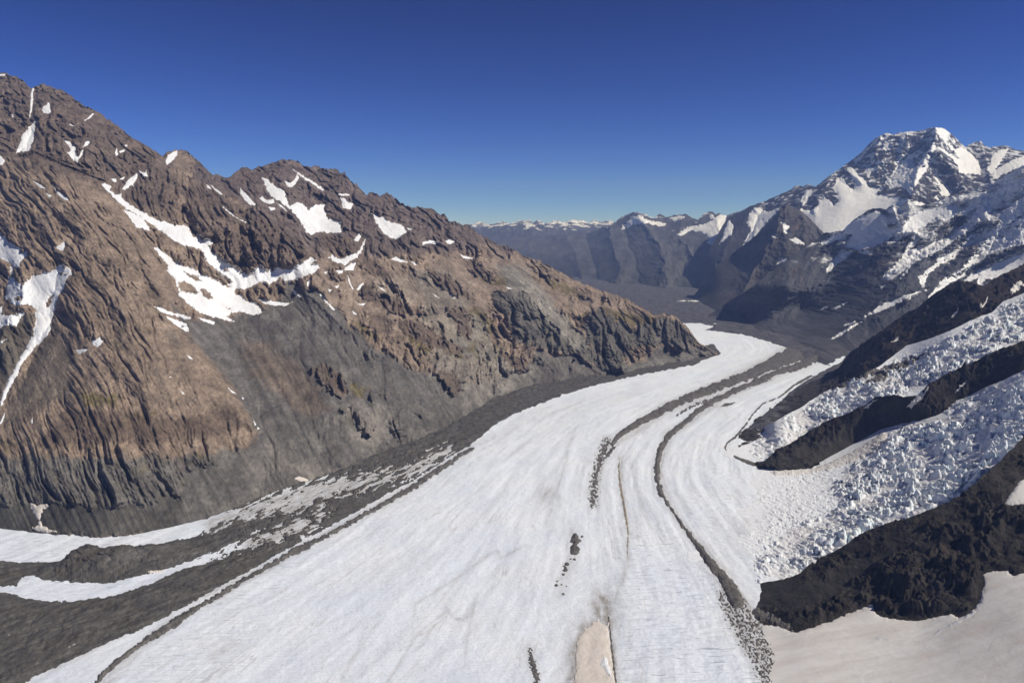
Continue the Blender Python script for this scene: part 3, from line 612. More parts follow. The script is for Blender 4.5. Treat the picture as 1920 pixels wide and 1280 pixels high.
def g1_col(V):
    x, y = V[:, 0], V[:, 1]; a = x * .66 + y * .75; d = x * .75 - y * .66
    n = fbm(d / 13, a / 190, x * 0, 4, 350, .62); b_ = sstep(.0, .4, fbm(d / 60, a / 300, x * 0, 3, 351)); w_ = sstep(.25, .5, fbm(d / 7, a / 60, x * 0, 4, 352, .65))
    c = srgb(88, 85, 79) * .95 * np.ones((len(V), 1)) * (1 + .9 * n)[:, None]
    c = c * (1 - .5 * b_[:, None]) + .5 * b_[:, None] * srgb(86, 78, 66) * .85
    return np.clip(c * (1 - .5 * w_[:, None]) + .5 * w_[:, None] * np.array([.5, .5, .5]), .02, .7)
M_belt = rock_mat('rubble_belt', .38, 1 / 25, 1 / 7, 2.0)
o = G.patch('moraine', g1, M_belt, 3.0, step=.7, wob=g1_wob, wk=20, color=g1_col, fall=12); tag(o, 'wide belt of dark rubble hummocks banked between the brown range and the clean ice', 'moraine', 'moraines on the glacier')

def mor(label, pts, strip=True, amp=1.4, wl=6, t=5, mat=None, extra=None, wob=(4, 30), name='moraine', cat='moraine', grp='moraines on the glacier', step=.8, holes=()):
    sh = Shape(L(pts), strip=strip, amp=amp, wl=wl, extra=extra, holes=holes)
    if amp > 6: sh.amp *= 1.3; sh.wl = 4.5; step = .55
    o = G.patch(name, sh, mat or M_rubble, t, step=step, wob=hummock(*wob), fall=11 if amp > 5 else 4)
    if o: tag(o, label, cat, grp)
    return o
mor('thin dark rubble line parallel to the rubble belt along the ice edge', '882,842,7 860,855,7 840,870,10 800,895,10 760,920,11 700,955,9 640,990,8 600,1010,8 560,1030,15 540,1042,10 480,1074,8 420,1110,9 380,1132,8 330,1165,15 280,1195,13 260,1210,8 220,1240,11 190,1268,8 176,1290,8 160,1320,8', amp=3.2, wl=9)
mor('short dark rubble spur lying on clean ice beside the head of the thin rubble line', '872,850,5 880,845,6 888,840,4')
mor('broad dark medial moraine sweeping round the bend along the middle of the ice', '1505,655,34 1480,668,30 1450,681,25 1410,700,19 1370,715,18 1330,730,17 1290,745,16 1250,765,15 1210,785,15 1180,802,13 1160,817,9 1148,833,6', amp=3.2, wl=11)
mor('row of broken dark rubble flecks below the end of the broad medial moraine', '1138,828,10 1128,850,13 1120,880,11 1115,900,12 1113,925,12 1112,944,9', amp=8, wl=5, t=2.5, wob=(2, 14))
mor('slim rubble hook beside the broken flecks', '1150,838,7 1142,848,7 1136,858,3', amp=2.5, wl=5)
mor('narrow dark medial moraine curving like a bow between two strips of clean ice', '1545,660,22 1525,672,18 1500,685,14 1460,697,12 1400,722,10 1350,745,10 1310,770,10 1280,795,10 1250,820,11 1238,840,11 1232,870,10 1233,900,10 1240,925,9 1255,950,6 1270,970,5 1285,992,7 1300,1010,9 1320,1040,14 1340,1065,16 1358,1088,19 1372,1108,25 1382,1128,26', amp=3.0, wl=10)
mor('speckled trail of rubble and dirt trailing off the bow-shaped moraine toward the viewer', '1368,1120,44 1390,1160,46 1420,1205,56 1450,1250,66 1490,1300,74 1520,1340,80', amp=13, wl=7, t=2.2, wob=(1.5, 14), extra=lambda px, py, d, a: (np.minimum(d, 4) - 4.0 + 9 * perlin((px * .55 + py * .8) / 15, (px * .8 - py * .55) / 3.2, None, 49), a * .6))
mor('faint speckled rubble line between the two medial moraines', '1440,712,4 1400,727,4 1350,742,4 1300,760,5 1270,778,4', amp=4, wl=4, t=2)
mor('small dark rubble island near the broad medial moraine at the bend', '1415,686 1420,682 1427,680 1433,683 1428,687 1420,688', False, .6, t=7)
mor('dark oval of rubble on the ice strip beside the bow-shaped moraine', '1350,763 1358,756 1368,754 1378,753 1373,758 1362,762', False, 1)
mor('thin dark dirt rim hooking round the toe of the middle icefall', '1520,705,6 1485,725,4 1460,746,3 1430,757,3 1410,778,3 1395,800,4 1378,820,5 1362,832,3 1359,840,2 1370,851,4 1388,860,6 1410,868,8 1440,877,7 1480,884,4 1530,884,3', amp=1.6, t=3)
mor('dark scree wedge between the dirt rim and the middle icefall', '1398,806 1412,792 1440,770 1470,748 1500,735 1530,715 1560,700 1580,690 1600,675 1610,690 1560,735 1500,778 1440,806 1415,808', False, 4, t=7, mat=M_valley)
mor('largest pair of dark rubble mounds alone on the open ice', '1075,1000 1080,999 1084,1004 1085,1009 1090,1013 1085,1018 1082,1022 1088,1028 1086,1033 1083,1038 1072,1038 1068,1031 1070,1022 1075,1018 1068,1014 1072,1006', False, 1.2, t=4.5, name='rubble_mound', cat='rubble mound', grp='rubble mounds on the open ice')
for cx, cy, r in [(1077, 1047, 3.2), (1070, 1046, 2), (1063, 1056, 4.6), (1058, 1060, 2.6), (1060, 1068, 5.2), (1056, 1077, 3.2), (1060, 1063, 3), (1044, 1090, 2), (1043, 1098, 3.4), (1053, 1097, 2.2), (1056, 1115, 2.4), (1062, 1100, 1.8), (1091, 1007, 2.4), (1088, 1014, 2)]:
    q = ' '.join(f'{cx + r * 1.1 * math.cos(i * 1.05):.1f},{cy + r * .85 * math.sin(i * 1.05):.1f}' for i in range(6))
    mor('small dark rubble mound trailing below the largest pair on the open ice', q, False, 1.0, 4, 5, name='rubble_mound', cat='rubble mound', grp='rubble mounds below the largest pair', step=.5)
mor('broken dark rubble streak on open ice at the lower picture edge', '993,1212,3 995,1228,8 998,1243,12 1003,1256,12 1006,1272,10 1008,1300,8', amp=6, wl=5, t=2, wob=(1.5, 12))
mor('olive-brown thread of silt running down the ice between the moraines', '1162,858,1.5 1160,878,2.5 1162,900,4 1167,930,5 1174,970,4 1178,1000,2.5 1176,1040,1.5', amp=1.2, t=1.5, mat=rock_mat('silt', .3, 1 / 25, 1 / 7, 1, False, tuple(srgb(150, 138, 120) * .9)), name='silt_band', cat='silt band', grp='silt bands')
mor('dark wet rim along one side of the sandy hollow', '1141,1155,3 1145,1190,3 1149,1230,4 1156,1290,4', amp=1.2, t=1.5, name='silt_band', cat='silt band', grp='silt bands')
mor('sandy slush-filled hollow in the ice at the lower picture edge', '1113,1164 1120,1161 1127,1164 1132,1170 1138,1171 1141,1166 1143,1190 1145,1215 1148,1240 1154,1290 1158,1330 1076,1330 1077,1285 1078,1250 1080,1220 1083,1197 1095,1176', False, 4.5, 14, 2.5, mat=M_beige, wob=(1.5, 60), name='slush_pool', cat='slush pool', grp=None)
mor('clean white snow lens inside the sandy hollow', '1125,1238 1132,1228 1140,1232 1144,1245 1148,1262 1150,1275 1140,1268 1133,1258 1124,1248', False, 1.6, 6, 5.5, mat=M_snow, wob=(1, 60), name='snow_patch', cat='snow patch', grp=None)
for lab, q, mt in [('sandy snow fan on the dark scree wedge beside the middle icefall', '1478,747 1500,738 1540,727 1550,724 1528,742 1505,756 1490,757 1480,751', M_tan), ('low sandy snow fan at the tip of the dark scree wedge', '1424,793 1445,786 1470,782 1458,790 1440,796 1428,798', M_tan),
                   ('thin white sliver of bare ice far down the grey valley floor', '1258,565 1280,563 1320,562 1355,561 1350,565 1310,567 1270,567', M_farsnow), ('long sandy snow streak beside the rubble cone', '275,1073 290,1070 312,1068 300,1072 282,1075', M_beige),
                   ('sandy snow scrap on the dark rubble at the picture edge', '-10,1192 15,1189 34,1194 20,1200 -5,1203', M_beige), ('pale snow bar low on the dark rubble belt', '30,1222 50,1215 78,1210 72,1216 45,1223', M_beige), ('tan snow strip between the rubble belt and clean ice', '120,1218 150,1203 190,1182 196,1178 180,1192 140,1215 122,1224', M_beige)]:
    mor(lab, q, False, 1.2, 5, 10 if mt is not M_farsnow else 24, mt, None, (1, 50), 'snow_patch', 'snow patch', 'snow patches on the valley rubble')

# ================================================================== RIGHT-HAND SPURS AND ICEFALLS
def icefall(S, big_mask, small_mask, cell, amp, name, label, seed, tan_k=.6, flow=(-.88, -.47)):
    S.base(); X, Y = S.P[..., 0], S.P[..., 1]; big0 = big_mask
    wx = 8 * perlin(X / 40, Y / 40, X * 0, seed); wy = 8 * perlin(X / 40, Y / 40, X * 0, seed + 1)
    bend = 30 * perlin(X / 160, Y / 160, None, seed + 21) + 9 * perlin(X / 45, Y / 45, None, seed + 22)
    fl_, cr_ = flow[0] * X + flow[1] * Y + bend, -flow[1] * X + flow[0] * Y
    f1, f2, r, r2, ox, oy = voronoi((fl_ + wx * .5) / (cell * .72), (cr_ + wy) / (cell * 1.9), seed)
    gap = np.clip((f2 - f1) / .16, 0, 1)
    blk = (r * .8 + (ox * (r2 - .5) + oy * (r - .5)) * 1.5) * np.clip((f2 - f1) / .25, .3, 1) - .75 * (1 - gap)
    g1, g2, q, q2, px_, py_ = voronoi((fl_ + wx * .5) / (cell * .3), (cr_ + wy * .5) / (cell * .75), seed + 3)
    sm = q * np.clip((g2 - g1) / .25, 0, 1) + (px_ * (q2 - .5) + py_ * (q - .5)) * .8
    wave = fbm(X / (cell * 4.5), Y / (cell * 4.5), X * 0, 3, seed + 5) + .35 * fbm(X / cell, Y / (cell * 2.2), X * 0, 3, seed + 8, .6, True)
    slab = sstep(-.12, .16, fbm(X / 95, Y / 130, X * 0, 3, seed + 15) + .06)
    big_mask = big_mask * (.22 + .78 * slab)
    S.lift(big_mask * (amp * blk + amp * .42 * sm + amp * 1.9 * wave) + small_mask * amp * .24 * sm + 1.2 * fbm(X / 9, Y / 9, X * 0, 3, seed + 6) * np.maximum(big_mask, small_mask * .6))
    S.normals()
    k = np.maximum(np.maximum(big_mask, small_mask), .22 * (1 - slab))
    flat = sstep(.55, .9, S.N[..., 2]) * sstep(.35, .6, r2 + .25 * perlin(X / 60, Y / 60, X * 0, seed + 9))
    C = np.broadcast_to(np.array([.87, .875, .885]), X.shape + (3,)).copy()
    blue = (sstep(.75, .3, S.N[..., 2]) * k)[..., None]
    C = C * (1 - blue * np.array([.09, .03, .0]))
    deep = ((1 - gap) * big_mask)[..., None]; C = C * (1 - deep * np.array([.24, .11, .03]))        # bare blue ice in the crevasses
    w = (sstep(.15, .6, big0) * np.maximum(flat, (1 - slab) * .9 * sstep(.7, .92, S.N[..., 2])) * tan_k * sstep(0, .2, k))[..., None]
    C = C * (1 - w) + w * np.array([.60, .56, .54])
    C *= (1 + .12 * fbm(X / 30, Y / 30, X * 0, 4, seed + 11))[..., None]
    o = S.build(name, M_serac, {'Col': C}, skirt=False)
    tag(o, label, 'icefall', kind='structure'); return o
def rocksheet(S, name, label, col, seed, soft=None, sc=1.0, mat=None, snow=None, cat='rock ridge', sk=.8, fine=1.0):
    S.base(); X, Y, Z = S.P[..., 0], S.P[..., 1], S.P[..., 2]
    k = np.ones(X.shape) if soft is None else 1 - .9 * soft
    if snow is not None: k = k * (1 - .985 * snow) * sstep(1390, 1500, S.PX)
    e = sstep(0, .08, S.v)[:, None]
    a = X - sk * Z + 40 * sc * perlin(X / (150 * sc), Z / (150 * sc), None, seed + 2); h = 1.5 * Z + 30 * sc * perlin(X / (120 * sc), Z / (120 * sc), None, seed + 3); o_ = X * 0
    if fine > 1:
        g = .25 + .75 * sstep(0, .16, S.v)[:, None]
        up = 46 * sc * (fbm(X / (120 * sc), Y / (120 * sc), o_, 4, seed, .55, True) - .25) * g + 15 * sc * fbm(X / (46 * sc), Y / (46 * sc), Z / (46 * sc), 4, seed + 7, .62) * g
        up += 9 * sc * fine * fbm(X / (15 * sc), Y / (15 * sc), Z / (15 * sc), 4, seed + 13, .66)
        for q_, amp_ in ((52, 22), (21, 9)):
            v1, v2, ra, rb, va, vb = voronoi((X + 9 * perlin(X / 30, Y / 30, None, seed)) / (q_ * sc), (Y + 9 * perlin(X / 30, Y / 30, None, seed + 1)) / (q_ * sc * .8), seed + q_)
            up += amp_ * sc * (va * (ra - .5) * 2.4 + vb * (rb - .5) * 2.4 + .5 * rb) * g
        S.lift(up * k * (.3 + .9 * sstep(-.15, .2, fbm(X / (150 * sc), Y / (150 * sc), o_, 3, seed + 19))))
    rel = 0 if fine > 1 else -62 * sc * (fbm(a / (170 * sc), h / (560 * sc), o_, 4, seed, .52, True) - .3) * k * e
    if fine <= 1: rel -= 40 * sc * fbm(a / (60 * sc), h / (85 * sc), o_, 5, seed + 7, .62) * k
    if fine <= 1:
        rel -= 17 * sc * fbm(a / (16 * sc), h / (20 * sc), o_, 3, seed + 13, .68) * (k * .9 + .1)
        S.push(rel)
    S.normals()
    t = fbm(a / (70 * sc), h / (110 * sc), o_, 5, seed + 21, .62)
    C = np.broadcast_to(np.asarray(col), X.shape + (3,)) * (1 + 1.15 * t)[..., None]
    ru = sstep(.1, .5, fbm(a / (110 * sc), h / (160 * sc), o_, 4, seed + 31))[..., None] * k[..., None]
    C = C * (1 + ru * np.array([.5, .2, -.05]))
    return np.clip(C, .008, .6)
def finish(S, name, label, C, mat, cat='rock ridge'):
    o = S.build(name, mat, {'Col': C}); tag(o, label, cat, kind='structure'); return o

# --- near dark ridge with the dirty snowfield at its foot
R1 = Sheet(1372, 2560, 1.5, L('1372,1092 1400,1097 1430,1092 1470,1086 1500,1075 1515,1062 1540,1045 1580,1025 1610,1003 1640,990 1680,975 1720,965 1760,950 1790,935 1820,915 1845,890 1870,870 1890,850 1905,835 1920,820 1940,812 2000,840 2100,900 2260,980'), [(1372, 1440), (2560, 1440)], 1.4)
R1.t += 5.3 * fbm(R1.px / 12, R1.px * 0 + .4, R1.px * 0 + .3, 4, 6, .6) * sstep(1480, 1540, R1.px)
R1.PY = R1.t + (R1.b - R1.t) * R1.v[:, None]; R1.U, R1.W = ray(R1.PX, R1.PY)
R1.depth_z([(1372, 1092, -8), (1372, 1250, -16), (1372, 1440, -18), (1440, 1440, -9), (1420, 1150, -1), (1470, 1210, 5), (1500, 1250, 10), (1500, 1440, 2), (1600, 1300, 25), (1700, 1250, 52), (1700, 1440, 40), (1800, 1200, 90), (1920, 1280, 112), (1920, 1160, 140), (2200, 1300, 190), (2200, 1440, 180),
             (1500, 1182, 18), (1640, 1148, 55), (1730, 1163, 72), (1840, 1110, 125), (1920, 1078, 160), (1440, 1092, 8), (1500, 1075, 38), (1600, 1008, 112), (1700, 970, 172), (1800, 928, 232), (1920, 820, 330), (2000, 840, 310), (2100, 900, 270), (2260, 980, 220), (1600, 1090, 62), (1750, 1060, 130), (1850, 980, 205), (1920, 950, 240), (2050, 950, 240), (2200, 1080, 190), (1560, 1120, 40)])
field = Shape(L('1372,1215 1385,1190 1430,1172 1462,1172 1490,1186 1520,1177 1560,1164 1590,1151 1612,1142 1635,1133 1640,1146 1650,1156 1680,1161 1720,1164 1760,1156 1785,1150 1797,1158 1820,1151 1835,1131 1843,1105 1846,1090 1842,1077 1860,1071 1890,1070 1898,1079 1920,1076 2000,1050 2560,960 2560,1440 1372,1440'), amp=2.2, wl=9)
pocket = Shape(L('1883,944 1892,930 1902,917 1912,902 1925,895 1990,880 2020,920 1960,944 1920,944 1895,947'), amp=1.6, wl=7)
sn = sstep(-16, 1, np.maximum(field.on_grid(R1.PX, R1.PY), pocket.on_grid(R1.PX, R1.PY)))
soft = sstep(-12, 12, Shape(L('1372,1085 1440,1090 1520,1085 1600,1062 1680,1022 1700,1030 1610,1085 1560,1120 1500,1150 1430,1140 1372,1120'), amp=8, wl=30).on_grid(R1.PX, R1.PY))
C = rocksheet(R1, 'rock_ridge', '', srgb(70, 65, 58) * .6, 400, soft, .62, snow=sn, sk=.35, fine=1.7)
C = C * (1 - .5 * soft[..., None]) + .5 * soft[..., None] * srgb(84, 80, 76) * .5
finish(R1, 'rock_ridge', 'near black rock ridge between the largest icefall and the dirty snowfield', C, M_dark)
def field_mat():
    m, nt, b = new_mat('streaked_snow'); b.inputs['Roughness'].default_value = .75
    pos = N(nt, 'ShaderNodeNewGeometry').outputs['Position']
    st = noise(nt, pos, 1.0, 7, .66, (1 / 210, 1 / 46, 1 / 80)); fine_ = noise(nt, pos, 1.0, 6, .7, (1 / 40, 1 / 9, 1 / 15)); cup = noise(nt, pos, 1 / 5, 4, .6)
    c = mixc(nt, remap(nt, st, .38, .66, 0, 1), (.80, .765, .72), (.66, .60, .54))
    c = mixc(nt, remap(nt, fine_, .58, .75, 0, .45), c, (.44, .39, .34))
    nt.links.new(c, b.inputs['Base Color']); p = bump(nt, b, fine_, 1.5, .5); bump(nt, b, cup, .8, .5, p)
    return m
M_field = field_mat()
o = R1.patch('snowfield', field, M_field, 2.5, 1.4, hummock(2.0, 160)); tag(o, 'wide beige dirty snowfield below the near black rock ridge', 'snowfield', kind='structure')
o = R1.patch('snow_patch', pocket, M_tan, 4, .9); tag(o, 'tan snow pocket set in the near black rock ridge', 'snow patch', 'snow patches on the dark ridges')
for lab, q, t in [('oval patch of cleaner snow lying on the beige snowfield', '1628,1197 1645,1192 1665,1190 1678,1193 1672,1200 1650,1205 1632,1204', 3.6), ('white band of cleaner snow curving across the beige snowfield', '1680,1218 1720,1200 1760,1180 1800,1160 1830,1142 1845,1120 1852,1125 1836,1150 1800,1172 1750,1200 1710,1216', 3.4)]:
    o = R1.patch('snow_patch', Shape(L(q), amp=3, wl=12), snow_mat('clean_snow', (.68, .66, .65), (.56, .52, .49), .5, 1 / 20), t, 1.0, hummock(2.0, 90)); tag(o, lab, 'snow patch', 'cleaner snow on the beige snowfield')
for q in ['1560,1172,2 1590,1168,3 1640,1156,2', '1580,1180,1.5 1620,1176,2.5 1655,1164,1.5', '1500,1196,2 1540,1190,3 1572,1182,1.5', '1690,1170,1.5 1725,1174,2.5 1760,1164,1.5']:
    o = R1.patch('dirt_streak', Shape(L(q), strip=True, amp=2.2, wl=6), M_rubble, .8, .6)
    if o: tag(o, 'thin dirt streak on the beige snowfield under the near black ridge', 'dirt streak', 'dirt streaks on the beige snowfield')
o = R1.patch('moraine', Shape(L('1490,1282,26 1540,1272,18 1600,1264,12 1660,1272,10'), strip=True, amp=8, wl=6), M_rubble, 2, .7, hummock(3, 20))
if o: tag(o, 'broken rubble strip along the lower edge of the beige snowfield', 'moraine', 'moraines on the glacier')
for q in ['1400,1147 1420,1140 1440,1150 1450,1158 1430,1165 1410,1160', '1436,1160 1455,1158 1475,1170 1490,1184 1470,1182 1450,1172']:
    o = R1.patch('moraine', Shape(L(q), amp=5, wl=8), M_rubble, 4, .8, hummock(5, 25)); tag(o, 'scrap of dark rubble at the edge of the beige snowfield', 'moraine', 'rubble scraps by the beige snowfield')

# --- largest icefall
ridge3_foot = L('1372,874 1430,869 1470,876 1520,873 1550,861 1590,841 1620,826 1650,809 1680,801 1710,795 1730,789 1770,771 1800,754 1840,734 1880,717 1920,699 2000,655 2100,600 2260,530')
R2 = Sheet(1290, 2260, 1.25, [(1290, 880), (1400, 880)] + [(a, b - 4) for a, b in ridge3_foot[1:]], [(1290, 1100), (1400, 1118), (1500, 1095), (1600, 1030), (1700, 992), (1800, 950), (1920, 845), (2260, 670)], 1.2)
R2.depth_z([(1290, 880, -3), (1290, 990, -3), (1290, 1100, -3), (1340, 1090, -3), (1340, 900, -3), (1370, 1000, -2), (1390, 1090, -5), (1400, 1117, -9), (1440, 1108, -4), (1390, 890, -2), (1430, 950, 1), (1430, 1040, 3), (1425, 1085, 0), (1460, 890, 3), (1500, 950, 16), (1500, 1060, 12), (1520, 885, 12), (1560, 1020, 32), (1580, 930, 42), (1600, 850, 62), (1600, 995, 50), (1650, 815, 120), (1680, 900, 95), (1700, 960, 100),
             (1740, 800, 190), (1780, 880, 165), (1800, 930, 165), (1830, 745, 290), (1850, 830, 245), (1900, 840, 270), (1920, 705, 395), (1920, 780, 330), (2100, 610, (lambda w: 900 + w * 2880)(ray(2100, 610)[1])), (2100, 720, (lambda w: 900 + w * 2450)(ray(2100, 720)[1])), (2260, 540, (lambda w: 900 + w * 2900)(ray(2260, 540)[1])), (2260, 660, (lambda w: 900 + w * 2500)(ray(2260, 660)[1]))])
bm = sstep(-18, 22, Shape(L('1418,1100 1420,1060 1440,1010 1480,985 1540,975 1590,955 1560,915 1590,880 1640,850 1690,806 1740,792 1800,762 1920,704 2260,530 2260,720 1920,850 1800,950 1600,1030 1480,1110'), amp=12, wl=40, seed=71).on_grid(R2.PX, R2.PY))
bm *= .35 + .65 * sstep(1430, 1640, R2.PX)
sm = sstep(-20, 25, Shape(L('1390,1105 1400,1000 1440,960 1380,930 1480,890 1600,850 1700,830 1600,1020 1480,1100'), amp=14, wl=30, seed=72).on_grid(R2.PX, R2.PY)) * .8
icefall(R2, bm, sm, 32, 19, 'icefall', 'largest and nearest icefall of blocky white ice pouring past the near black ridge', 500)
for lab, q in [('long sandy snow ramp between the black rock nunatak and the largest icefall', '1440,884 1480,880 1520,879 1552,868 1592,849 1622,833 1648,815 1656,809 1664,815 1662,826 1672,829 1650,846 1600,866 1560,880 1500,891 1455,891')]:
    o = R2.patch('snow_ramp', Shape(L(q), amp=2, wl=9), M_tan, 7, 1.0, hummock(1.5, 60)); tag(o, lab, 'snow ramp')

# --- middle rock ridge
ridge3 = L('1418,866 1430,866 1450,855 1456,845 1480,832 1510,815 1540,795 1560,785 1590,775 1620,760 1640,746 1680,742 1700,745 1720,740 1745,720 1770,705 1800,690 1850,668 1880,655 1920,640 2000,600 2100,555 2260,490')
R3 = Sheet(1418, 2260, 1.4, ridge3, [(a, b + 10) for a, b in ridge3_foot[1:]], 1.1)
R3.depth_z([(1418, 866, 3), (1430, 880, 0), (1470, 884, 1), (1480, 832, 58), (1520, 882, 6), (1510, 815, 88), (1560, 866, 18), (1560, 785, 150), (1600, 775, 180), (1600, 844, 50), (1650, 818, 90), (1700, 745, 262), (1700, 806, 140), (1740, 796, 180), (1770, 705, 345), (1800, 690, 375), (1800, 764, 240), (1880, 655, 450), (1880, 726, 330), (1920, 640, 485), (1920, 708, 380), (2100, 555, (lambda w: 900 + w * 2980)(ray(2100, 555)[1])), (2100, 620, (lambda w: 900 + w * 2900)(ray(2100, 620)[1])), (2260, 490, (lambda w: 900 + w * 3000)(ray(2260, 490)[1])), (2260, 545, (lambda w: 900 + w * 2920)(ray(2260, 545)[1]))])
soft = sstep(-10, 10, Shape(L('1425,872 1480,852 1540,835 1600,822 1640,802 1650,812 1590,845 1540,872 1470,886'), amp=6, wl=20).on_grid(R3.PX, R3.PY))
C = rocksheet(R3, 'rock_ridge', '', srgb(68, 63, 57) * .56, 430, soft * .8, .6, sk=.5, fine=1.5)
C = C * (1 - .5 * soft[..., None]) + .5 * soft[..., None] * srgb(80, 76, 70) * .6
finish(R3, 'rock_ridge', 'black rock nunatak dividing the largest icefall from the middle icefall', C, M_dark)
for q in ['1711,766 1722,752 1734,742 1742,736 1730,738 1727,728 1722,736 1712,750', '1790,740 1800,725 1812,722 1806,730 1795,738', '1620,765 1640,760 1648,754 1640,756 1626,758', '1700,768 1712,755 1730,748 1722,756 1708,768']:
    o = R3.patch('snow_patch', Shape(L(q), amp=2, wl=6), M_tan, 4, .7)
    if o: tag(o, 'grey shaded snow scrap caught on the black rock nunatak', 'snow patch', 'snow scraps on the nunatak')

# --- middle icefall
R4 = Sheet(1350, 2260, 1.3, L('1350,836 1400,818 1430,800 1450,792 1480,775 1500,765 1530,745 1560,728 1590,715 1620,704 1650,686 1680,663 1700,648 1740,636 1780,621 1820,601 1860,586 1880,566 1920,550 2000,515 2100,480 2260,430'), [(1350, 850), (1420, 884)] + [(a, b + 14) for a, b in ridge3[2:]], 1.1)
R4.depth_z([(1350, 836, -3), (1350, 850, -3), (1400, 818, 0), (1400, 850, -1), (1420, 884, -2), (1430, 800, 3), (1440, 850, 3), (1450, 800, (lambda w: 900 + w * 3420)(ray(1450, 800)[1])), (1500, 765, (lambda w: 900 + w * 3590)(ray(1500, 765)[1])), (1500, 820, 34), (1560, 728, (lambda w: 900 + w * 3740)(ray(1560, 728)[1])), (1560, 790, 90), (1620, 704, (lambda w: 900 + w * 3700)(ray(1620, 704)[1])), (1620, 765, 160), (1690, 660, (lambda w: 900 + w * 3920)(ray(1690, 660)[1])), (1700, 720, 235), (1700, 755, 235), (1780, 621, (lambda w: 900 + w * 3820)(ray(1780, 621)[1])), (1780, 690, 330), (1860, 586, (lambda w: 900 + w * 3920)(ray(1860, 586)[1])), (1860, 660, 400), (1920, 550, (lambda w: 900 + w * 4050)(ray(1920, 550)[1])), (1920, 630, 450), (2100, 480, (lambda w: 900 + w * 4050)(ray(2100, 480)[1])), (2100, 560, (lambda w: 900 + w * 3500)(ray(2100, 560)[1])), (2260, 430, (lambda w: 900 + w * 4100)(ray(2260, 430)[1])), (2260, 500, (lambda w: 900 + w * 3500)(ray(2260, 500)[1]))])
bm = sstep(-8, 14, Shape(L('1400,850 1425,822 1480,778 1560,730 1640,700 1690,672 1740,655 1790,630 1830,606 1920,556 2260,430 2260,520 1920,660 1800,700 1690,748 1560,800 1440,872'), amp=8, wl=30, seed=81).on_grid(R4.PX, R4.PY))
bm *= .45 + .55 * sstep(1420, 1600, R4.PX)
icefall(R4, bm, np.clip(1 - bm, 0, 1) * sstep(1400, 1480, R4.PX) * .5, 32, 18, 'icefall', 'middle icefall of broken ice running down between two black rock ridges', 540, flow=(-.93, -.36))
o = R4.patch('moraine', Shape(L('1655,690 1690,680 1720,668 1740,662 1700,690 1650,715 1620,720 1640,708 1600,712 1570,735 1560,728 1600,700'), amp=8, wl=9), M_rubble, 4, .9, hummock(6, 30)); tag(o, 'dark rubble strewn along the upper edge of the middle icefall', 'moraine', 'moraines on the glacier')

# --- upper black ridge
R5 = Sheet(1385, 2260, 1.4, L('1385,815 1420,782 1470,745 1500,722 1540,708 1560,697 1573,690 1590,665 1610,650 1640,630 1680,600 1720,578 1760,545 1790,530 1800,526 1830,532 1845,536 1870,520 1920,495 2000,465 2100,430 2260,390'), L('1385,840 1430,820 1450,812 1480,795 1500,785 1530,765 1560,748 1590,735 1620,724 1650,706 1680,683 1700,668 1740,656 1780,641 1820,621 1860,606 1880,586 1920,570 2000,535 2100,500 2260,450'), 1.1)
R5.t += 4.8 * fbm(R5.px / 10, R5.px * 0 + .4, R5.px * 0 + .3, 4, 8, .6) * sstep(1550, 1600, R5.px)
R5.PY = R5.t + (R5.b - R5.t) * R5.v[:, None]; R5.U, R5.W = ray(R5.PX, R5.PY)
R5.depth_z([(1385, 815, -2), (1385, 840, -3), (1470, 745, 1), (1450, 812, 3), (1520, 714, 4), (1500, 785, 28), (1560, 697, 25), (1573, 690, 50), (1560, 745, 90), (1590, 665, 120), (1640, 630, 300), (1620, 722, 165), (1700, 590, 420), (1700, 666, 262), (1760, 545, 560), (1780, 640, 350), (1800, 526, 620), (1860, 604, 440), (1870, 520, 640), (1920, 495, 700), (1920, 568, 520), (2100, 430, (lambda w: 900 + w * 4850)(ray(2100, 430)[1])), (2100, 500, (lambda w: 900 + w * 4300)(ray(2100, 500)[1])), (2260, 390, (lambda w: 900 + w * 4900)(ray(2260, 390)[1])), (2260, 450, (lambda w: 900 + w * 4400)(ray(2260, 450)[1]))])
soft = sstep(1590, 1530, R5.PX)
C = rocksheet(R5, 'rock_ridge', '', srgb(66, 58, 52) * .45, 460, soft * .8, .75, sk=.6, fine=1.4)
C = C * (1 - .6 * soft[..., None]) + .6 * soft[..., None] * srgb(84, 80, 76) * .66
finish(R5, 'rock_ridge', 'upper black rock ridge above the middle icefall', C, M_dark)
for q in ['1670,645 1680,638 1686,636 1682,642', '1885,556 1900,540 1912,532 1920,535 1900,552', '1836,580 1846,566 1852,558 1850,566 1842,580', '1780,598 1790,586 1798,580 1794,590']:
    o = R5.patch('snow_patch', Shape(L(q), amp=1.2, wl=6), M_tan, 4, .7)
    if o: tag(o, 'small grey snow scrap on the upper black ridge', 'snow patch', 'snow scraps on the upper black ridge')

# ================================================================== THE SNOWY MOUNTAINS BEYOND
def snows(S, items, mat, grp, thick=10, step=.9, amp=2.8, wl=6):
    shp = [Shape(L(q), amp=amp, wl=wl) for _, q in items]
    m = np.full(S.PX.shape, -50.0)
    for s_ in shp: m = np.maximum(m, s_.on_grid(S.PX, S.PY))
    return shp, sstep(-3, 3, m)
def lay(S, items, shp, mat, grp, thick=10, step=.9, wob=None):
    for (lab, _), s_ in zip(items, shp):
        broken = 'broken' in lab
        o = S.patch('icefall' if broken else 'snow_patch', s_, mat, thick, step, hummock(34, 60, seed=333) if broken else (wob or hummock(9, 140)))
        if o: tag(o, lab, 'icefall' if broken else 'snow patch', grp)
